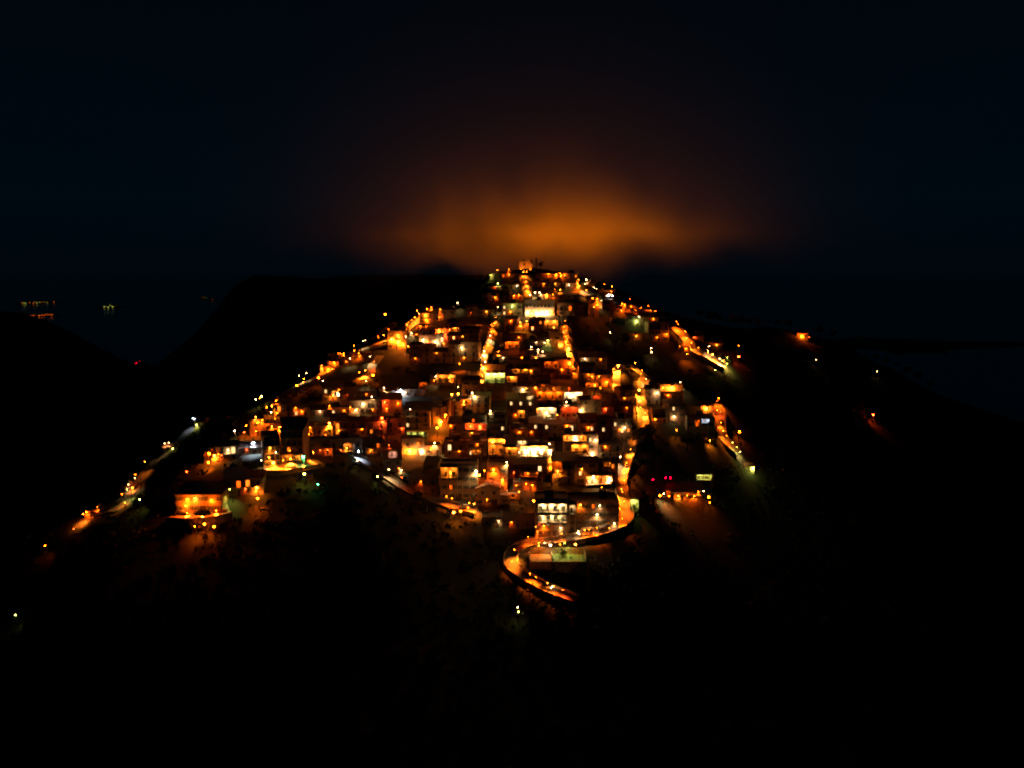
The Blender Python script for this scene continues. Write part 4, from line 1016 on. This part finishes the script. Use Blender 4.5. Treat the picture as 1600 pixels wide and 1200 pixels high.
# ------------------------------------------------------------------ vehicles
def car(u, v, yaw, paint, label, van=False, lights=True, lamp=None):
    p = tr(u, v); p = Vector((p.x, p.y, p.z+.16)); rt = empty('parked_van' if van else 'parked_car', p, yaw); tag(rt, label, 'van' if van else 'car', 'vehicles on the village roads')
    L, Wd = (5.6, 2.0) if van else (4.2, 1.72); b = MB()
    if van: prof = [(-L/2,.35),(-L/2,2.1),(-L/2+.15,2.35),(L/2-1.5,2.35),(L/2-.8,1.35),(L/2-.05,1.1),(L/2,.35)]
    else: prof = [(-L/2,.35),(-L/2,.85),(-L/2+.25,.98),(-L/2+.75,1.42),(L/2-1.9,1.45),(L/2-1.15,.98),(L/2-.1,.82),(L/2,.35)]
    n = len(prof)
    for s in (-1, 1):
        for (x, z) in prof: b.v.append((x, s*(Wd/2-(.12 if z > 1.1 else 0)), z))
    b.f.append(tuple(range(n))); b.m.append(0); b.f.append(tuple(reversed(range(n, 2*n)))); b.m.append(0)
    for i in range(n): j = (i+1) % n; b.f.append((i, n+i, n+j, j)); b.m.append(0)
    body = b.build('body', paint, rt)
    wd = MB()
    for s in (-1, 1):
        y = s*(Wd/2-.07); t = .04*s
        x0, x1, z0, z1 = (-L/2+.5, L/2-1.6, 1.35, 2.05) if van else (-L/2+.75, L/2-1.75, 1.0, 1.33)
        wd.quad((x0,y+t,z0),(x1+.3,y+t,z0),(x1,y+t,z1),(x0+.1,y+t,z1))
    wd.build('side_windows', GLASS, body)
    for x in (-L/2+.8, L/2-.85):
        for s in (-1, 1):
            w_ = MB(); w_.tube((x, s*Wd/2-.12*s, .33), (x, s*Wd/2+.03*s, .33), .33, n=12); w_.tube((x, s*Wd/2, .33), (x, s*Wd/2+.045*s, .33), .18, n=8); w_.build('wheel', RUB, rt)
    for s in (-1, 1):
        w_ = MB(); w_.box(L/2-.06, L/2+.02, s*Wd*.36-.17, s*Wd*.36+.17, .62, .8); w_.build('headlight', BULB['w'] if lights else FRAME, rt)
        w_ = MB(); w_.box(-L/2-.02, -L/2+.03, s*Wd*.38-.12, s*Wd*.38+.12, .7, .86); w_.build('tail_light', CARR, rt)
    if lights: mklight('w', 30, (L/2+.35, 0, .75), rt)
    return rt
car(860,853,math.pi*.98,CARW,'white car with its lights on, stopped on the hairpin road above the court')
car(915,836,R(200),CARW,'long white van on the road under the big front house', van=True)
car(944,827,R(203),CARG,'grey car going down behind the white van', lights=False)
car(812,862,R(240),CARR,'red car in the hairpin bend by the court', lights=False)
car(853,920,R(-25),CARG,'grey car with lights on, low on the hairpin road')
car(725,795,R(160),CARW,'white car at the right end of the lower left road', lights=False)
car(655,774,R(155),CARG,'grey car halfway along the lower left road', lights=False)
car(455,731,R(5),CARW,'white car parked on the plaza', lights=False)
car(284,804,R(0),CARG,'grey car parked before the villa, left', lights=False)
car(345,801,R(10),CARR,'red car parked before the villa, right', lights=False)
car(1126,660,R(95),CARG,'grey car parked on the right road', lights=False)

# ------------------------------------------------------------------ reflective sheet added to brighten the far plain with sky light
plain_reflector = mat('reflective_sheet', (.004,.012,.02), .16); plain_reflector.node_tree.nodes['Principled BSDF'].inputs['IOR'].default_value = 1.33
sn = plain_reflector.node_tree.nodes; sl = plain_reflector.node_tree.links; tx = sn.new('ShaderNodeTexNoise'); tx.inputs['Scale'].default_value = .02; tx.inputs['Detail'].default_value = 4
t = sn.new('ShaderNodeTexCoord'); sl.new(t.outputs['Object'], tx.inputs['Vector']); bp = sn.new('ShaderNodeBump'); bp.inputs['Distance'].default_value = 1.0; bp.inputs['Strength'].default_value = .06
sl.new(tx.outputs['Fac'], bp.inputs['Height']); sl.new(bp.outputs[0], sn['Principled BSDF'].inputs['Normal'])
b = MB(); b.quad((-46000,-6500,-398),(46000,-6500,-398),(46000,72000,-398),(-46000,72000,-398)); o = b.build('plain_reflector', plain_reflector); tag(o, kind='structure')
# ------------------------------------------------------------------ lights far away on the plain
def village(u0, u1, v0, v1, n, cols, label, s, e):
    rr = random.Random(int(u0+v0)); b = MB(); cs = sorted(set(cols)); ms = [SOIL] + [emat('far_lamp', LC[c], e) for c in cs]
    for i in range(n):
        u = rr.uniform(u0, u1); t = (u-u0)/(u1-u0+.01); rd = ray(u, v0+(v1-v0)*t + rr.gauss(0, .6)); p = rd*(-392/rd.z); b.box(p.x-p.length*.006, p.x+p.length*.006, p.y-p.length*.002, p.y+p.length*.004, p.z-12, p.z-rr.uniform(.5,1.5), 0); k = s*rr.uniform(.5, 1.2)*p.length/1000
        b.box(p.x-k*2, p.x+k*2, p.y+k*.1, p.y+k*3, p.z-2, p.z+k*2.0, 0)
        m = 1+cs.index(rr.choice(cols)); b.box(p.x-k*.5, p.x+k*.5, p.y-k*.5, p.y+k*.05, p.z+k*.4, p.z+k*1.0, m)
    o = b.build('distant_village', ms); tag(o, label, kind='stuff')
village(30, 88, 474, 472, 34, 'ggyy', 'faint line of pale lights far off on the left plain, upper', .62, 1.2)
village(14, 82, 495, 492, 60, 'oooy', 'line of orange lights far off on the left plain, lower', .62, 3.0)
village(163, 184, 480.5, 478.5, 14, 'ggw', 'short line of pale green lights far off left', .62, 2.5)
village(316, 334, 465, 468, 5, 'gy', 'very faint lights beside the dark mountain', .5, .4)
village(211, 219, 569, 566, 6, 'RRR', 'small cluster of red lights on the dark plain', .7, 6)
village(1498, 1500, 668, 669, 1, 'y', 'faint single light far right', .4, .3)

# ------------------------------------------------------------------ the low cloud on the hilltop and unseen lamps added behind the ridge to light it
def cloud_flood(u, y, power, name_i):
    x = (u-800)/F*y; z = hz(x, y)
    root = empty('street_lamp', Vector((x, y, z))); tag(root, f"added orange cloud floodlight behind the hilltop, {ORD[name_i]} from left", 'street lamp', 'unseen lamps added to light the cloud')
    b = MB(); b.tube((0,0,0),(0,0,9), .14, .08, n=7); b.build('pole', METAL, root)
    b = MB(); b.box(-.5,.5,-.25,.25,9,9.15); b.build('lamp_head', METAL, root); b = MB(); b.box(-.4,.4,-.2,.2,9.15,9.3); b.build('lamp_glass', BULB['o'], root)
    l = mklight('o', power, (0, 0, 9.8), root, .5, spot=170); l.rotation_euler = (math.pi, 0, 0); l.data.color = (1.0, .19, .004)
    return l
FL = [(700, 600, .6), (750, 590, 1.05), (872, 585, .9), (945, 585, 1.2), (1000, 590, 1.0), (1050, 600, .4)]
for i, (u, y, k) in enumerate(FL): cloud_flood(u, y, 215000*k, i)
cm = bpy.data.materials.new('cloud_vapour'); cm.use_nodes = True; nt = cm.node_tree; N = nt.nodes; Lk = nt.links
N.remove(N['Principled BSDF']); pv = N.new('ShaderNodeVolumePrincipled'); Lk.new(pv.outputs[0], N['Material Output'].inputs['Volume'])
pv.inputs['Color'].default_value = (.9,.9,.9,1); pv.inputs['Anisotropy'].default_value = .0
def mth(op, a, b=None, clamp=False):
    n = N.new('ShaderNodeMath'); n.operation = op; n.use_clamp = clamp
    for i, x in enumerate((a, b)):
        if x is None: continue
        if isinstance(x, (int, float)): n.inputs[i].default_value = x
        else: Lk.new(x, n.inputs[i])
    return n.outputs[0]
tc = N.new('ShaderNodeTexCoord'); sx = N.new('ShaderNodeSeparateXYZ'); Lk.new(tc.outputs['Object'], sx.inputs[0])
CX, CY, CZ = 480.0, 210.0, 260.0        # half sizes of the cloud
nx_ = N.new('ShaderNodeTexNoise'); nx_.inputs['Scale'].default_value = .017; nx_.inputs['Detail'].default_value = 2.5; Lk.new(tc.outputs['Object'], nx_.inputs['Vector'])
def rng_(val, a, b_):
    n = N.new('ShaderNodeMapRange'); n.interpolation_type = 'SMOOTHSTEP'; Lk.new(val, n.inputs[0]); n.inputs[1].default_value = a; n.inputs[2].default_value = b_
    return n.outputs[0]
ex = mth('MULTIPLY', rng_(mth('ABSOLUTE', sx.outputs['X']), CX, CX*.25), mth('POWER', 2.718, mth('MULTIPLY', mth('MULTIPLY', sx.outputs['X'], sx.outputs['X']), -1/(185.0*185.0))))
ey = rng_(mth('ABSOLUTE', sx.outputs['Y']), CY, CY*.6)
top = mth('MULTIPLY', rng_(sx.outputs['Z'], 2*CZ, CZ), mth('POWER', 2.718, mth('MULTIPLY', sx.outputs['Z'], -1/62.0)))
zb = mth('SUBTRACT', sx.outputs['Z'], mth('MULTIPLY', mth('SUBTRACT', nx_.outputs['Fac'], .5), 95.0))
bot = rng_(zb, -4.0, 24.0)
wisp = mth('ADD', mth('MULTIPLY', rng_(nx_.outputs['Fac'], .38, .62), 1.3), .15)
gs = mth('MULTIPLY', mth('SUBTRACT', sx.outputs['X'], 4.0), 1/92.0)
core = mth('MULTIPLY', mth('POWER', 2.718, mth('MULTIPLY', mth('MULTIPLY', gs, gs), -1.0)), mth('POWER', 2.718, mth('MULTIPLY', mth('ABSOLUTE', mth('SUBTRACT', sx.outputs['Z'], 26.0)), -1/20.0)))
wisp = mth('ADD', mth('MULTIPLY', mth('MULTIPLY', core, wisp), 7.0), .62)
dn = mth('MULTIPLY', mth('MULTIPLY', ex, ey), mth('MULTIPLY', mth('MULTIPLY', top, bot), wisp))
CLOUD_D = .0030
Lk.new(mth('MULTIPLY', dn, CLOUD_D), pv.inputs['Density'])
b = MB(); b.box(-CX, CX, -CY, CY, -14, 2*CZ)
cl = b.build('low_cloud', cm); cl.location = (20, 575+CY, 0); tag(cl, 'low cloud over the hilltop glowing orange from the lamps beneath', kind='stuff')
# shelter labels
for i, (root, c, um, vm) in enumerate(sorted(globals().get('SHELTERS', []), key=lambda s: s[2])):
    k = min(range(len(HOUSES)), key=lambda k: (HOUSES[k]['M'].translation.xy - root.location.xy).length)
    root['label'] = f"added shelter lit {CN[c]} by {HOUSES[k]['ref']}"
